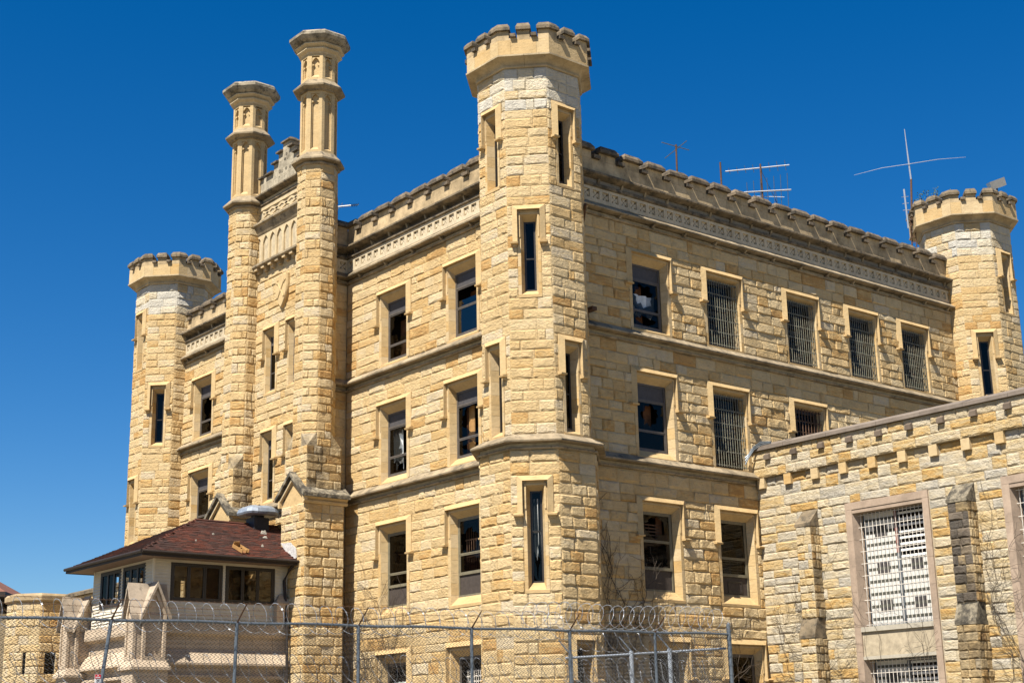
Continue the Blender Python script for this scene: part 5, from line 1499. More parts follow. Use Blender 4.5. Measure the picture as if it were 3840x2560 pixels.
# roof planes
RX = -13.6; RZ = 9.62; RY = -4.6; RYE = -1.3
def roof_right(y, t): return (EX1 + 0.02 + (RX - EX1 - 0.02) * t, y, 8.01 + (RZ - 8.01) * t)
rf = MB()
E0 = (EX1 + 0.02, EY0 - 0.02, 8.01); E1 = (EX0 - 0.02, EY0 - 0.02, 8.01); AP = (RX, RY, RZ); RE = (RX, RYE, RZ); BR = (EX1 + 0.02, GY1, 8.01); BL = (EX0 - 0.02, GY1, 8.01)
dn = lambda p, k=0.03: (p[0], p[1], p[2] - k)
T_ = [E0, E1, AP, RE, BR, BL]; 
rf.add([*T_, *[dn(p) for p in T_]], [(0, 4, 3, 2), (1, 0, 2), (5, 1, 2, 3), (10, 6, 8, 9), (6, 7, 8), (7, 11, 9, 8)], 0.3)
rf_o = rf.build('roof', 'roofing', gh)
def shingles(P0, Pu, Pv, inside, n_out):
    """rows of shingles on a roof plane: P0 eave point, Pu along eave, Pv up slope"""
    P0, Pu, Pv = Vector(P0), Vector(Pu), Vector(Pv)
    nn = Pu.normalized().cross(Pv.normalized()); nn = nn if nn.z > 0 else -nn
    L, Hh = Pu.length, Pv.length; du, dv = Pu / L, Pv / Hh
    c = 0.105; rows = int(Hh / c) + 1; S = []
    for r in range(rows):
        v = r * c; u = -rgs.uniform(0, 0.3)
        while u < L:
            w = rgs.uniform(0.16, 0.30)
            if inside(u + w / 2, v + c / 2, r):
                S.append((u, v, w, rgs.random(), rgs.uniform(0, 0.012), rgs.uniform(-0.012, 0.012)))
            u += w
    me = {}
    st = MB()
    for i, (u, v, w, q, lift, sk) in enumerate(S):
        a = P0 + du * (u + 0.003) + dv * (v - 0.012 + sk); b = a + du * (w - 0.006); up_ = dv * (c + 0.03)
        z0 = nn * (0.022 + lift); z1 = nn * 0.006
        pts = [a + z0, b + z0, b + up_ + z1, a + up_ + z1, a + nn * 0.002, b + nn * 0.002]
        vs = [tuple(p) for p in pts]; fs = [(0, 1, 2, 3), (0, 4, 5, 1), (0, 3, 4), (1, 5, 2)]
        if i < n_out:
            m_ = MB(); m_.add(vs, fs, q); m_.build('shingle', 'shingle', rf_o)
        else: st.add(vs, fs, q)
    if st.v: stuff(st.build('shingles', 'shingle', rf_o))
rgs = random.Random(99)
slope_r = Vector((RX, 0, RZ)) - Vector((EX1 + 0.02, 0, 8.01)); LR = GY1 - EY0 + 0.9
def in_r(u, v, r):
    t = v / slope_r.length; y = EY0 - 0.02 + u
    x = EX1 + 0.02 + (RX - EX1 - 0.02) * t
    lo = EY0 - 0.02 + (RY - EY0) * t
    return t < 0.99 and y > lo and y < (GY1 - 0.02 if x > -11.85 else RYE)
shingles((EX1 + 0.02, EY0 - 0.02, 8.01), (0, LR, 0), slope_r, in_r, 220)
slope_f = Vector((0, RY, RZ)) - Vector((0, EY0 - 0.02, 8.01))
def in_f(u, v, r):
    t = v / slope_f.length; x = EX0 - 0.02 + u
    return t < 0.99 and EX0 + (RX - EX0) * t < x < EX1 + (RX - EX1) * t
shingles((EX0 - 0.02, EY0 - 0.02, 8.01), (EX1 - EX0 + 0.04, 0, 0), slope_f, in_f, 80)
hp_ = MB()
for k in range(22):
    a = Vector(E0).lerp(Vector(AP), k / 22); b_ = Vector(E0).lerp(Vector(AP), (k + 1.25) / 22); s1 = Vector((0, 0.13, -0.06)); s2 = Vector((-0.13, 0, -0.06)); l_ = Vector((0, 0, 0.055)); l2 = Vector((0, 0, 0.03))
    hp_.add([tuple(a + l_), tuple(b_ + l2), tuple(b_ + s1 + l2), tuple(a + s1 + l_), tuple(b_ + s2 + l2), tuple(a + s2 + l_)], [(0, 3, 2, 1), (0, 1, 4, 5)], 0.75 + 0.25 * rgs.random())
hp_.build('hip_capping', 'shingle', rf_o)
rc = MB(); rc.tube([(RX, RY, RZ + 0.02), (RX, RYE, RZ + 0.02)], 0.05, 6); rc.build('ridge_capping', 'shingle', rf_o)
fp = MB()
pp = [(-11.74, 8.76), (-11.41, 8.72), (-11.08, 8.71), (-10.72, 8.47), (-10.66, 8.14), (-10.80, 8.07), (-11.06, 8.22), (-11.38, 8.42)]
fp.add([(x, -2.235, z) for x, z in pp] + [(x, -2.205, z) for x, z in pp], [tuple(range(8)), tuple(range(15, 7, -1))] + [(i, 8 + i, 8 + (i + 1) % 8, (i + 1) % 8) for i in range(8)])
fp.build('flashing_patch', 'patch', gh)

# things lying on the guardroom roof
vt = thing('roof_vent', (-13.45, -2.2, 9.55), 'dented grey metal mushroom vent on the ridge of the red roof', 'roof vent')
b = MB(); b.box(-13.75, -13.15, -2.5, -1.9, 9.35, 9.85); b.build('vent_base', 'dark_metal', vt)
b = MB(); b.box(-13.62, -13.28, -2.37, -2.03, 9.85, 9.98); b.build('vent_neck', 'dark_metal', vt)
b = MB()
def rr(hx, hy, z, n=16, p=3.0):
    L = []
    for k in range(n):
        a = 2 * PI * k / n; c_, s_ = math.cos(a), math.sin(a)
        L.append((-13.45 + hx * math.copysign(abs(c_) ** (2 / p), c_), -2.2 + hy * math.copysign(abs(s_) ** (2 / p), s_), z + 0.012 * math.sin(5 * a)))
    return L
b.loft([rr(0.5, 0.5, 9.93), rr(0.66, 0.66, 9.95), rr(0.69, 0.69, 10.02), rr(0.64, 0.64, 10.15), rr(0.50, 0.50, 10.25), rr(0.2, 0.2, 10.30)]); b.build('vent_hood', 'lead', vt)
bx = thing('broken_box', (-11.15, -4.25, 8.3), 'small broken wooden box lying open on the red shingle roof', 'box')
a_ = Vector((-10.78, -4.28, 8.14)); uu = Vector((0, 1, 0)); vv = Vector((RX - EX1, 0, RZ - 8.01)).normalized(); nn = uu.cross(vv); nn = nn if nn.z > 0 else -nn
rotv = (vv + uu * -0.25).normalized(); rotu = (uu + vv * 0.25).normalized()
def obx(u0, u1, v0, v1, h0, h1):
    u0, u1, v0, v1, h0, h1 = [q * 0.72 for q in (u0, u1, v0, v1, h0, h1)]
    pt = lambda u, v, h: tuple(a_ + rotu * u + rotv * v + nn * h)
    m_ = MB(); m_.hexa([pt(u0, v0, h0), pt(u1, v0, h0), pt(u1, v1, h0), pt(u0, v1, h0), pt(u0, v0, h1), pt(u1, v0, h1), pt(u1, v1, h1), pt(u0, v1, h1)]); return m_
obx(0, 0.42, 0, 0.75, 0.03, 0.05).build('bottom', 'wood', bx)
obx(0, 0.03, 0, 0.75, 0.05, 0.2).build('side', 'wood_orange', bx); obx(0.39, 0.42, 0, 0.75, 0.05, 0.2).build('side', 'wood_orange', bx)
obx(0.03, 0.39, 0.72, 0.75, 0.05, 0.32).build('end', 'wood_orange', bx); obx(0.03, 0.39, 0.35, 0.38, 0.05, 0.18).build('divider', 'wood_orange', bx); obx(0.24, 0.30, 0.0, 0.40, 0.05, 0.2).build('slat', 'wood_orange', bx)
for i, (x, y, s, lab) in enumerate(((-12.76, -2.45, 0.13, 'larger fallen stone chip on the red roof below the vent'), (-12.35, -2.6, 0.10, 'flat fallen stone chip on the red roof, lower of the pair near the pier'), (-11.55, -3.1, 0.05, 'tiny stone crumb on the red roof between box and pier'), (-12.3, -4.6, 0.04, 'tiny pale crumb in the middle of the red roof'), (-11.6, -5.6, 0.035, 'tiny pale crumb on the red roof left of the wooden box'))):
    z = 8.01 + (x - EX1 - 0.02) / (RX - EX1 - 0.02) * (RZ - 8.01) + 0.03
    P, F = stone_geo(random.Random(i), s * 1.7, s, s * 0.8)
    b = MB(); b.add([(x + q * 0.3, y + p, z + q * -0.12 + d + 0.03) for p, q, d in P], F, 0.2); tag(b.build('stone_chip', 'pale_stone', None), lab, 'stone chip', 'stone crumbs on the guardroom roof')

# ================================================================== far left: bastion, perimeter wall, houses
bs = thing('stone_bastion', (-26.2, -4.6, 0), 'low polygonal stone bastion with a plain coping at the far left behind the fence', 'bastion')
bm = Masonry(bs, 61); BC = (-26.15, -4.95); BA = 1.22
core = MB()
for ang in [-180 + 45 * k for k in range(8)]:
    f = oface(BC, BA, ang); hw = BA * math.tan(PI / 8)
    H = []; CH = []
    if ang == 0: H = [(-0.22, 0.22, 4.9, 5.75)]; CH = H
    if ang == -45: H = [(-0.12, 0.0, 4.9, 5.75)]; CH = H
    bm.wall(f, -hw - 0.005, hw + 0.005, 3.0, 7.72, H, lmin=0.3, lmax=0.7, mat='stone', tone=(0, 0.6) if ang < -20 else (0.3, 1))  # right-hand faces get browner stones: their shade is put into the tone
    core_wall(core, f, -hw, hw, 0, 7.75, CH, -0.35)
    for h in CH:
        m_ = MB(); frame_boxes(m_, f, h[0], h[1], h[2], h[3], -0.06, 0.03, 0.05); fo = m_.build('window', 'frame_dark', bs)
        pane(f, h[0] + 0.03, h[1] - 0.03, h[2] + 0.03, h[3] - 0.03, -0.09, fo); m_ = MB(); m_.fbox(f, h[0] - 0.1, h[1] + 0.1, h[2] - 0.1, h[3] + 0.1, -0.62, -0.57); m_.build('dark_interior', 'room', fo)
core.build('wall', 'mortar_dark', bs)
b = MB(); octloft(b, BC, [(0.6, 7.74), (BA + 0.06, 7.74), (BA + 0.12, 7.80), (BA + 0.12, 7.98), (BA + 0.02, 8.08), (0.6, 8.1)]); b.build('coping', 'slate_tan', bs)
bm.done(200)
pw = thing('perimeter_wall', (-21, -4.3, 0), 'stone perimeter wall running from the bastion to the gateway', 'wall')
pm = Masonry(pw, 62); FP = Frame((0, -4.4), -90)
pm.wall(FP, -25.3, -15.9, 4.0, 7.9); core = MB(); core_wall(core, FP, -25.4, -15.9, 0, 7.9, [], -0.5); core.build('wall', 'mortar_dark', pw)
b = MB(); sweep(b, [(-25.2, -4.4), (-15.9, -4.4)], [(-0.55, 7.9), (0.12, 7.9), (0.12, 8.02), (-0.2, 8.15), (-0.55, 8.15)]); b.build('coping', 'coping_light', pw)
pm.done(100)
ow = thing('outer_wall', (-32, -6.2, 0), 'lower stone wall continuing out of frame at the far left edge', 'wall')
om = Masonry(ow, 63); FO = Frame((0, -6.3), -90); om.wall(FO, -40, -27.4, 4.0, 7.3); core = MB(); core_wall(core, FO, -40, -27.3, 0, 7.3, [], -0.5); core.build('wall', 'mortar_dark', ow)
b = MB(); b.box(-40, -27.3, -6.42, -5.8, 7.3, 7.42); b.build('coping', 'slate_tan', ow); om.done(60)

def house(name, x, y, w, d, zw, zr, ang, label, over=0.8, gable=False, group=None):
    t = thing(name, (x, y, 0), label, 'house', group)
    ca, sa = math.cos(R(ang)), math.sin(R(ang))
    P = lambda u, v, z: (x + u * ca - v * sa, y + u * sa + v * ca, z)
    b = MB(); b.hexa([P(-w, -d, 0), P(w, -d, 0), P(w, d, 0), P(-w, d, 0), P(-w, -d, zw), P(w, -d, zw), P(w, d, zw), P(-w, d, zw)]); b.build('wall', 'far_wall', t)
    W_, D_ = w + over, d + over; th = 0.3
    e = [P(-W_, -D_, zw), P(W_, -D_, zw), P(W_, D_, zw), P(-W_, D_, zw)]; e2 = [(a, b_, c_ + th) for a, b_, c_ in e]
    r1, r2 = (P(-W_ + (0 if gable else D_ * 0.95), 0, zr), P(W_ - (0 if gable else D_ * 0.95), 0, zr))
    b = MB(); b.add(e + e2, [(0, 3, 2, 1), (0, 1, 5, 4), (1, 2, 6, 5), (2, 3, 7, 6), (3, 0, 4, 7)]); b.build('fascia', 'fascia', t)
    b = MB(); b.add(e2 + [r1, r2], [(0, 1, 5, 4), (2, 3, 4, 5), (1, 2, 5), (3, 0, 4)]); b.build('roof', 'far_roof' if not gable else 'lead', t)
    for k in (-0.5, 0.1, 0.6):
        b = MB(); u = k * w; b.hexa([P(u - 0.5, -d - 0.05, zw - 2.2), P(u + 0.5, -d - 0.05, zw - 2.2), P(u + 0.5, -d, zw - 2.2), P(u - 0.5, -d, zw - 2.2), P(u - 0.5, -d - 0.05, zw - 0.5), P(u + 0.5, -d - 0.05, zw - 0.5), P(u + 0.5, -d, zw - 0.5), P(u - 0.5, -d, zw - 0.5)]); wn_ = b.build('window', 'far_glass', t)
        for s in (-0.55, 0.5):
            b = MB(); b.hexa([P(u + s, -d - 0.08, zw - 2.3), P(u + s + 0.05, -d - 0.08, zw - 2.3), P(u + s + 0.05, -d, zw - 2.3), P(u + s, -d, zw - 2.3), P(u + s, -d - 0.08, zw - 0.45), P(u + s + 0.05, -d - 0.08, zw - 0.45), P(u + s + 0.05, -d, zw - 0.45), P(u + s, -d, zw - 0.45)]); b.build('frame', 'white', wn_)
    return t
house('far_house', -57.2, 1.0, 4.5, 4.5, 10.5, 13.9, -35, 'distant house with a brown red hip roof rising beyond the bastion at the left edge')
house('far_gabled_house', -51.5, 6.6, 3, 1.0, 10.2, 11.0, 50, 'distant house of which only a small grey gable shows above the bastion coping', 0.3, True)

# ================================================================== roof furniture
def aerial(name, label, loc): return thing(name, loc, label, 'antenna', 'aerials on the prison roof')
t = aerial('crossed_antenna', 'thin rusty mast with two crossed rods, on the roof nearest the near tower', (-1.95, 8.45, 19.9))
b = MB(); b.tube([(-1.95, 8.45, 19.9), (-1.9, 8.45, 23.12)], 0.035, 6); b.build('mast', 'rust', t)
for p, q in (((-1.95, 7.75, 23.05), (-1.86, 9.1, 23.05)), ((-1.35, 8.45, 23.08), (-2.9, 8.87, 23.02))):
    b = MB(); b.tube([p, q], 0.018, 5); b.build('rod', 'galv', t)
t = aerial('bare_mast', 'short bare rusty mast on the roof left of the big television aerial', (-2, 10.92, 19.9))
b = MB(); b.tube([(-2, 10.92, 19.9), (-2, 10.94, 23.06)], 0.035, 6); b.build('mast', 'rust', t)
t = aerial('television_aerial', 'large white two-boom television aerial on the prison roof', (-1.85, 13.05, 19.9))
b = MB(); b.tube([(-1.85, 13.1, 19.9), (-1.83, 13.07, 23.45)], 0.035, 6); b.build('mast', 'rust', t)
for (p, q, n, l, r) in (((-2.92, 12.24, 23.3), (-0.97, 13.77, 23.3), 8, 0.16, 0.024), ((-2.30, 12.55, 22.3), (-1.02, 13.83, 22.3), 7, 0.55, 0.03), ((-2.2, 12.95, 22.2), (-1.2, 13.6, 22.0), 2, 0.2, 0.012)):
    b = MB(); b.tube([p, q], r, 6); bo = b.build('boom', 'alu', t)
    P_, Q_ = Vector(p), Vector(q)
    for k in range(n):
        c_ = P_.lerp(Q_, (k + 0.5) / n); ll = l * (0.7 + 0.6 * k / n)
        b = MB(); b.tube([tuple(c_ + Vector((-0.1 * ll, 0.05, -ll))), tuple(c_ + Vector((0.1 * ll, -0.05, ll)))], 0.012, 4); b.build('element', 'galv', bo)
b = MB(); b.tube([(-1.83, 13.07, 23.2), (-1.7, 13.3, 22.6), (-1.5, 13.8, 21.4), (-1.2, 13.9, 20.4)], 0.012, 4); b.build('cable', 'dark_metal', t)
t = aerial('tall_whip_antenna', 'tall rusty mast with white whip and long side arms, beside the far right tower', (-1.5, 22.1, 19.9))
b = MB()
for dx, dy in ((0, -0.13), (0.11, 0.08), (-0.11, 0.08)): b.tube([(-1.5 + dx, 22.15 + dy, 19.9), (-1.5 + dx * 0.9, 22.3 + dy * 0.9, 23.2)], 0.018, 5)
for k in range(12):
    z = 20.0 + k * 0.27; s = 1 if k % 2 else -1; y = 22.15 + 0.045 * (z - 19.9)
    b.tube([(-1.5, y - 0.13, z), (-1.39, y + 0.08, z + 0.25)], 0.011, 4); b.tube([(-1.39, y + 0.08, z), (-1.61, y + 0.08, z + 0.25)], 0.011, 4); b.tube([(-1.61, y + 0.08, z), (-1.5, y - 0.13, z + 0.25)], 0.011, 4)
b.build('lattice_tower', 'rust', t)
b = MB(); b.tube([(-1.5, 22.28, 22.8), (-1.5, 22.55, 25.0)], 0.045, 6); b.build('mast', 'rust', t)
b = MB(); b.tube([(-1.5, 22.54, 24.9), (-1.5, 22.48, 25.9), (-1.5, 22.42, 27.25)], [0.04, 0.034, 0.016], 6); b.build('whip', 'alu', t)
for q in ((-3.6, 21.4, 25.55), (0.5, 23.75, 25.6)):
    b = MB(); b.tube([(-1.4, 22.48, 25.62), ((-1.4 + q[0]) / 2, (22.48 + q[1]) / 2, 25.66), q], [0.014, 0.012, 0.007], 5); b.build('side_arm', 'alu', t)
b = MB(); b.tube([(-1.5, 22.0, 22.6), (-1.5, 21.95, 24.35)], 0.04, 6)
for k in range(3): b.tube([(-1.6, 21.87, 23.4 + k * 0.3), (-1.4, 22.07, 23.42 + k * 0.3)], 0.012, 4)
b.tube([(-1.5, 21.96, 23.0), (-1.5, 22.3, 23.05)], 0.02, 5); b.tube([(-1.5, 21.96, 23.4), (-1.5, 22.34, 23.45)], 0.02, 5); b.build('side_dipole', 'alu', t)
t = aerial('small_yagi_antenna', 'small white fishbone aerial poking out beside the right chimney turret', (-14.3, 1.5, 19.9))
b = MB(); b.tube([(-14.2, 1.5, 19.9), (-14.2, 1.5, 22.9)], 0.03, 6); b.build('mast', 'rust', t)
b = MB(); b.tube([(-14.2, 1.5, 22.88), (-12.67, 1.5, 22.50)], 0.025, 5); bo = b.build('boom', 'white', t)
for k in range(9):
    b = MB(); x = -14.0 + k * 0.16; z = 22.83 - k * 0.04; l = 0.14 if k else 0.3
    b.tube([(x, 1.5 - l * 0.4, z - l * 0.6), (x, 1.5 + l * 0.4, z + l * 0.6)], 0.011, 4); b.build('element', 'dark_metal', bo)

fl = thing('floodlight', (1.55, 24.15, 22.6), 'grey floodlight tilted upward on top of the far right tower', 'floodlight')
b = MB(); b.tube([(1.55, 24.15, 22.9), (1.55, 24.15, 23.95)], 0.035, 6); b.build('bracket', 'galv', fl)
fx = Vector((0.63, 0.77, 0.0)); fz = Vector((-0.2, 0.1, 0.97)); fy = Vector((-0.74, 0.61, 0.2))
def ob(c, hx, hy, hz, tilt=0.35):
    ux = (fx + Vector((0, 0, tilt))).normalized(); uy = fy.normalized(); uz = ux.cross(uy)
    m_ = MB(); c = Vector(c); P = []
    for z in (-1, 1):
        for sx, sy in ((-1, -1), (1, -1), (1, 1), (-1, 1)):
            k = 1.0 if z > 0 else 0.7
            P.append(tuple(c + ux * sx * hx + uy * sy * hy * k + uz * z * hz))
    m_.hexa(P); return m_
ob((1.55, 24.15, 24.12), 0.34, 0.24, 0.17).build('lamp_housing', 'alu', fl)
ob((1.53, 24.15, 24.27), 0.26, 0.17, 0.02).build('lens', 'alu', fl)

def leaf_cluster(mb, c, r, n, rg, s=0.07):
    for _ in range(n):
        d = Vector((rg.gauss(0, 1), rg.gauss(0, 1), rg.gauss(0, 0.8))); d.normalize(); p = Vector(c) + d * r * rg.random() ** 0.5
        a = Vector((rg.gauss(0, 1), rg.gauss(0, 1), rg.gauss(0, 1))).normalized(); b_ = a.orthogonal().normalized()
        mb.add([tuple(p - a * s), tuple(p + b_ * s * 0.4), tuple(p + a * s), tuple(p - b_ * s * 0.4)], [(0, 1, 2, 3)], rg.random())
wd = thing('weeds', (-0.9, 22.9, 22.9), 'clump of green weeds growing behind the merlons of the far right tower', 'weeds')
rgw = random.Random(4); st = MB(); lf = MB()
for k in range(9):
    x, y = -0.9 + rgw.uniform(-0.5, 0.4), 23.0 + rgw.uniform(-0.6, 0.9); tip = (x + rgw.uniform(-0.2, 0.2), y + rgw.uniform(-0.25, 0.25), 24.0 + rgw.uniform(-0.25, 0.55))
    st.tube([(x, y, 22.9), tip], [0.015, 0.005], 4)
    for q in range(5):
        c_ = Vector((x, y, 22.9)).lerp(Vector(tip), 0.6 + 0.1 * q); leaf_cluster(lf, c_, 0.14, 9, rgw, 0.045)
st.build('stem', 'vine', wd); stuff(lf.build('foliage', 'leaf', wd))

# ================================================================== bare creepers
def creeper(label, fr, seeds, zlo, zhi, umin, umax, seed, nrm=0.05, r0=0.016, dens=1.0):
    rg = random.Random(seed); mb = MB()
    def grow(u, z, a, r, left, depth):
        pts = [fr.p(u, z, nrm)]; rs = [r]
        while left > 0:
            st_ = rg.uniform(0.10, 0.2); a += rg.gauss(0, 0.28); a += (PI / 2 - a) * 0.03
            u += math.cos(a) * st_; z += math.sin(a) * st_; left -= st_
            if not (umin < u < umax) or z > zhi or z < zlo: break
            r *= 0.985; pts.append(fr.p(u, z, nrm + rg.uniform(-0.012, 0.02))); rs.append(max(0.004, r))
            if depth < 3 and rg.random() < 0.22 * dens: grow(u, z, a + rg.choice((-1, 1)) * rg.uniform(0.5, 1.2), r * 0.62, left * rg.uniform(0.3, 0.7), depth + 1)
        if len(pts) > 2: mb.tube(pts, rs, 3)
    for (u, L) in seeds: grow(u, zlo + 0.01, PI / 2 + rg.uniform(-0.25, 0.25), r0, L, 0)
    o = mb.build('creeper', 'vine', None); tag(o, label, 'creeper', 'bare creepers on the stone walls'); return o
creeper('dense bare creeper stems on the shaded long wall beside the near tower', FR, [(1.7, 7.5), (2.1, 8), (2.4, 7), (2.7, 7.8), (3.0, 8), (3.3, 6.5), (2.2, 6)], 2.5, 10.05, 1.2, 5.2, 1, 0.07, 0.018, 1.3)
creeper('fine bare creeper twigs between the two lower windows of the long wall', FR, [(5.9, 5), (6.5, 4.5), (7.0, 5), (8.0, 3)], 3.0, 8.2, 5.6, 9.2, 2, 0.07, 0.009, 1.2)
creeper('bare creeper spreading over the entrance side wall beside the pier', FF, [(-10.6, 7), (-10.3, 7.5), (-9.9, 7), (-9.6, 6), (-9.2, 6.5)], 2.5, 10.0, -11.0, -6.2, 3, 0.07, 0.011, 1.6)
creeper('bare creeper on the left part of the cell block wall', FB, [(1.2, 7), (1.9, 6), (2.6, 7), (3.3, 7.5), (3.5, 7)], 2.5, 9.7, 0.3, 3.8, 4, 0.09, 0.010, 1.2)
creeper('bare creeper on the cell block wall by the right hand window', FB, [(9.3, 7), (9.5, 7.5), (9.0, 6.5), (10.1, 5)], 2.5, 9.3, 8.5, 11.5, 5, 0.10, 0.012, 1.3)
creeper('bare creeper climbing the downpipe corner of the guardroom', GR, [(-2.5, 4.5), (-2.4, 4), (-2.6, 3.5)], 4.0, 7.6, -3.0, -2.25, 6, 0.12, 0.010, 1.6)
creeper('fine creeper across the left side of the large barred window', FB, [(4.1, 6), (4.3, 5), (5.2, 4), (6.4, 4)], 3.0, 8.4, 3.6, 6.8, 7, 0.08, 0.007, 1.0)
# loose cables
t = tag(empty('loose_cable', (0.2, 9.2, 11.2)), 'grey cables drooping over the end of the cell block coping', 'cable')
b = MB()
for k, dz in enumerate((0, -0.06, 0.05)):
    b.tube([(0.9, 9.35, 11.5 + dz * 0.4), (0.5, 9.3, 11.52 + dz), (0.25, 9.2, 11.38 + dz), (0.12, 9.05, 11.1 + dz), (0.05, 8.95, 10.95 + dz * 2)], 0.022, 6)
b.build('cable', 'galv', t)

# ================================================================== fences
P0 = Vector((3.262, -15.135)); FD = Vector((math.cos(1.50964), math.sin(1.50964))); ZF = 4.578
def fpt(s, z, off=0.0):
    p = P0 + FD * s; return (p.x + FD.y * off, p.y - FD.x * off, z + (0.0095 * s - 0.08) * z / 4.578)
fen = thing('chain_link_fence', (3.8, -8, 0), 'tall foreground chain link fence with grey top rail and leaning barbed wire arms', 'fence')
S_POST = [-6.3, -3.1, 0.03, 2.94, 6.06, 9.285, 12.37, 15.3]
S_END = 18.08
b = MB()
n = 60
pts = [fpt(-8 + (S_END + 8) * k / n, ZF + 0.012 * math.sin(k * 0.9) - 0.01) for k in range(n + 1)]
b.tube(pts, 0.032, 8); b.build('top_rail', 'galv', fen)
for i, s in enumerate(S_POST):
    lean = -0.27 if i == 2 else (-0.05 if i == 3 else 0.0)
    b = MB(); top = fpt(s, ZF - 0.02); bot = Vector(fpt(s, 0)); bot = bot + Vector((FD.x, FD.y, 0)) * lean * 1.9
    b.tube([tuple(bot), top], 0.042, 8); po = b.build('fence_post', 'galv', fen)
    b = MB(); b.tube([top, tuple(Vector(top) + Vector((0.36, 0.04, 0.40)))], [0.026, 0.018], 4); b.build('barb_arm', 'rust', po)
b = MB()
for k in range(3):
    o_ = 0.12 * (k + 1); rw = random.Random(k)
    q = [Vector(fpt(-8 + (S_END + 8) * j / 70, ZF + 0.13 * (k + 1) + rw.uniform(-0.012, 0.012))) + Vector((o_, 0, 0)) for j in range(71)]
    b.tube([tuple(v) for v in q], 0.005, 3)
    s = -8
    while s < S_END:
        p = Vector(fpt(s, ZF + 0.13 * (k + 1))) + Vector((o_, 0, 0)); b.tube([tuple(p + Vector((0.02, 0.02, -0.03))), tuple(p + Vector((-0.02, -0.02, 0.03)))], 0.004, 3); s += 0.14
stuff(b.build('barbed_wire', 'rust', fen))
def chain_link(fr, s0, s1, z0, z1, mat, parent, pitch=0.097, r=0.0092, name='chain_link_mesh'):
    """woven diamonds: one zigzag wire per column"""
    hz = pitch * 0.53; mb = MB(); nz = int((z1 - z0) / hz); rg = random.Random(1)
    ncol = int((s1 - s0) / pitch)
    for c in range(ncol + 1):
        V = []
        for k in range(nz + 1):
            odd = (k % 2)
            s = s0 + pitch * c + (pitch / 2 if odd else -pitch / 2) * 1.02
            z = z1 - hz * k
            V.append(Vector(fr(s, z, 0.006 if odd else -0.006)))
        top = V[0] + (V[0] - V[1]) * 0.9
        V.insert(0, top)
        vs = []; fs = []
        for j, p in enumerate(V):
            a = V[max(0, j - 1)]; e = V[min(len(V) - 1, j + 1)]; d = (e - a).normalized()
            x = Vector((0, 0, 1)).cross(Vector((FD.x, FD.y, 0))).normalized() * r * 1.1; y = Vector((FD.x, FD.y, 0)) * r * 1.15
            base = len(vs)
            vs += [tuple(p + x), tuple(p - x * 0.5 + y), tuple(p - x * 0.5 - y)]
            if j:
                for q in range(3): fs.append((base - 3 + q, base - 3 + (q + 1) % 3, base + (q + 1) % 3, base + q))
        mb.add(vs, fs, 0.5)
    return stuff(mb.build(name, mat, parent))
chain_link(fpt, -8, S_END, 2.4, ZF - 0.0, 'wire', fen)
cp_ = thing('corner_post', (*fpt(S_END, 0)[:2], 0), 'thick galvanised corner post with bands where the two chain link fences meet', 'fence post')
b = MB(); x, y, _ = fpt(S_END, 0); b.tube([(x, y, 0), (x, y, ZF + 0.36)], 0.062, 10); b.tube([(x, y, ZF + 0.355), (x, y, ZF + 0.40)], [0.066, 0.03], 10); b.build('post', 'galv', cp_)
for z in (4.75, 4.52, 4.28, 4.05, 3.8, 3.55, 3.3):
    b = MB(); b.tube([(x, y, z - 0.025), (x, y, z + 0.025)], 0.071, 10); b.build('band', 'galv', cp_)
# inner fence
inf = thing('inner_fence', (3.4, 0.6, 0), 'lower pale chain link fence behind the main fence, beside the corner post', 'fence')
A_ = Vector((x - 0.1, y - 0.06, 4.27)); B_ = Vector((2.65, -1.75, 4.0))
b = MB(); b.tube([tuple(A_), tuple(B_)], 0.034, 8); b.build('top_rail', 'alu_dull', inf)
for f_ in (0.36, 0.60, 0.97):
    p = A_.lerp(B_, f_); b = MB(); b.tube([(p.x, p.y, 0), (p.x, p.y, p.z + 0.09)], 0.062, 10); po = b.build('fence_post', 'alu_dull', inf)
    b = MB(); b.tube([(p.x, p.y, p.z + 0.09), (p.x - 0.25, p.y - 0.2, p.z + 0.48)], 0.022, 5); b.build('barb_arm', 'galv', po)
dI = (B_ - A_); dI2 = Vector((dI.x, dI.y)); LI = dI2.length; dI2.normalize()
def ipt(s, z, off=0.0): return (A_.x + dI2.x * s + dI2.y * off, A_.y + dI2.y * s - dI2.x * off, z + (B_.z - A_.z) * s / LI)
chain_link(ipt, 0.05, LI, 2.4, 4.26, 'wire_pale', inf)

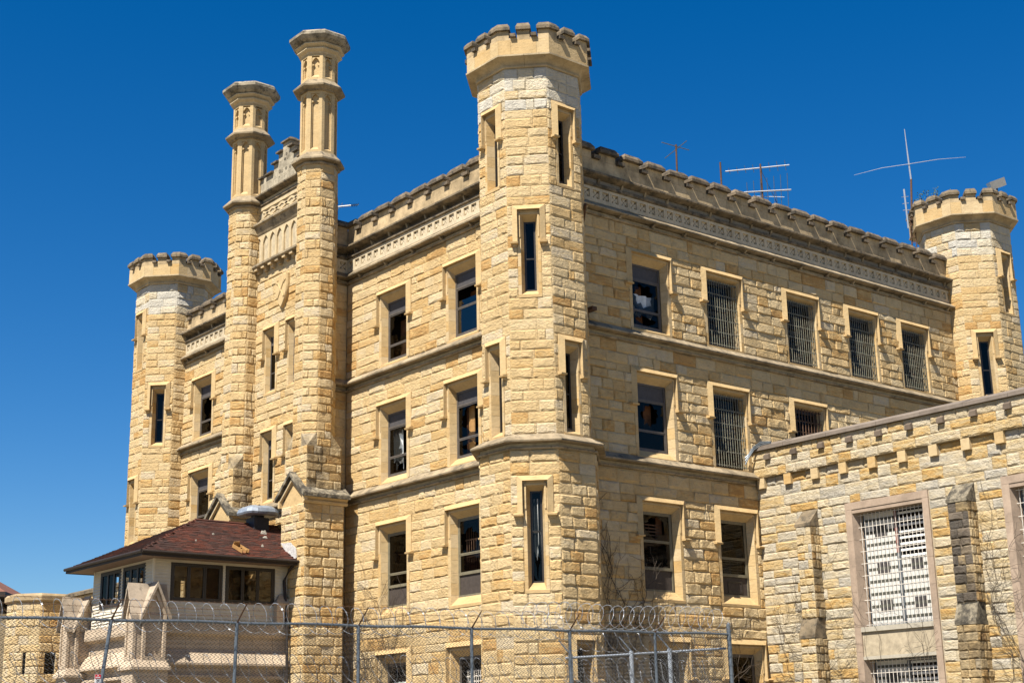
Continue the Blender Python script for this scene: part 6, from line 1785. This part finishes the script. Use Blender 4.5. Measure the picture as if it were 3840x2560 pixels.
def razor(label, pt, s0, s1, zc, rad, pitch, seed, tilt=0.12, off=0.0, wr=0.0068):
    rg = random.Random(seed); mb = MB(); N = 22; turns = int((s1 - s0) / pitch); pts = []
    ph = rg.uniform(0, 6)
    for k in range(turns * N):
        a = 2 * PI * k / N; s = s0 + pitch * k / N; r_ = rad * (1 + 0.08 * math.sin(s * 1.7 + ph))
        z_ = zc(s) if callable(zc) else zc
        alt = 1 if (k // N) % 2 else -1
        x_, y_, z2 = pt(s + tilt * math.cos(a + ph), z_ + r_ * math.sin(a), off + r_ * math.cos(a))
        pts.append((x_, y_, z2))
    mb.tube(pts, wr, 3)
    for k in range(0, len(pts) - 1, 2):                      # blade barbs
        p = Vector(pts[k]); d = (Vector(pts[k + 1]) - p).normalized(); o1 = Vector((rg.gauss(0, 1), rg.gauss(0, 1), rg.gauss(0, 1))); o1 = (o1 - d * o1.dot(d)).normalized() * 0.022
        mb.add([tuple(p - d * 0.03 + o1), tuple(p + d * 0.012), tuple(p - d * 0.012), tuple(p + d * 0.03 + o1), tuple(p - d * 0.03 - o1), tuple(p + d * 0.03 - o1)], [(0, 1, 2), (3, 1, 2), (4, 1, 2), (5, 1, 2)], 0.5)
    o = mb.build('razor_wire', 'razor', None)
    tag(o, label, 'razor wire', 'coils of razor wire on the fences'); return o
razor('razor wire coil stretched along the top rail of the main fence', fpt, -7.5, 12.4, ZF + 0.10, 0.33, 0.42, 1)
razor('fuller razor wire coil riding high above the rail near the corner post', fpt, 11.0, 17.9, ZF + 0.36, 0.33, 0.36, 2, 0.10)
razor('bright razor wire coil hanging just below the rail near the corner post', fpt, 12.4, 17.9, ZF - 0.22, 0.30, 0.40, 3, 0.12, -0.35)
razor('lower razor wire coil hung halfway down behind the main fence', fpt, -7.5, 18.0, ZF - 1.02, 0.34, 0.43, 4, 0.14, -0.38)
razor('tangled razor wire coil on the ground side of the inner fence', ipt, 0.1, LI, 3.65, 0.36, 0.33, 5, 0.12, 0.35)

# red and white notice on the fence
sg = thing('warning_sign', (*fpt(-0.2, 0)[:2], 3.2), 'small red and white notice wired to the chain link beside the leaning post', 'sign')
def spt(s, z, off=0.03): return fpt(SS + (s - SS) * 0.56, SZ + (z - SZ) * 0.50, off)
def splate(s0, s1, z0, z1, o0, o1):
    m_ = MB(); m_.hexa([spt(s0, z0, o1), spt(s1, z0, o1), spt(s1, z0, o0), spt(s0, z0, o0), spt(s0, z1, o1), spt(s1, z1, o1), spt(s1, z1, o0), spt(s0, z1, o0)]); return m_
SS, SZ = -0.205, 3.33
splate(SS - 0.115, SS + 0.115, SZ - 0.23, SZ + 0.17, 0.02, 0.026).build('plate', 'sign_white', sg)
splate(SS - 0.11, SS + 0.11, SZ + 0.0, SZ + 0.165, 0.027, 0.03).build('red_panel', 'sign_red', sg)

b = MB()
def sdisc(s, z, r, o0, o1, n=12): return [[spt(s + r * math.cos(2 * PI * k / n), z + r * math.sin(2 * PI * k / n), o) for k in range(n)] for o in (o0, o1)]
b.loft(sdisc(SS, SZ + 0.125, 0.022, 0.031, 0.033)); 
for k, (a, e) in enumerate(((-0.085, -0.05), (-0.042, -0.012), (-0.005, 0.03), (0.037, 0.085))):
    m_ = splate(SS + a, SS + e, SZ + 0.035, SZ + 0.07, 0.031, 0.033); b.add(m_.v, m_.f)
b.build('white_print', 'sign_white', sg)
b = MB()
for (p, q) in (((-0.06, -0.12), (0.06, -0.03)), ((-0.06, -0.03), (0.06, -0.12)), ((-0.09, -0.185), (0.09, -0.185)), ((-0.09, -0.205), (0.05, -0.205))):
    b.tube([spt(SS + p[0], SZ + p[1], 0.028), spt(SS + q[0], SZ + q[1], 0.028)], 0.006, 4)
b.build('faded_print', 'panel_grey', sg)
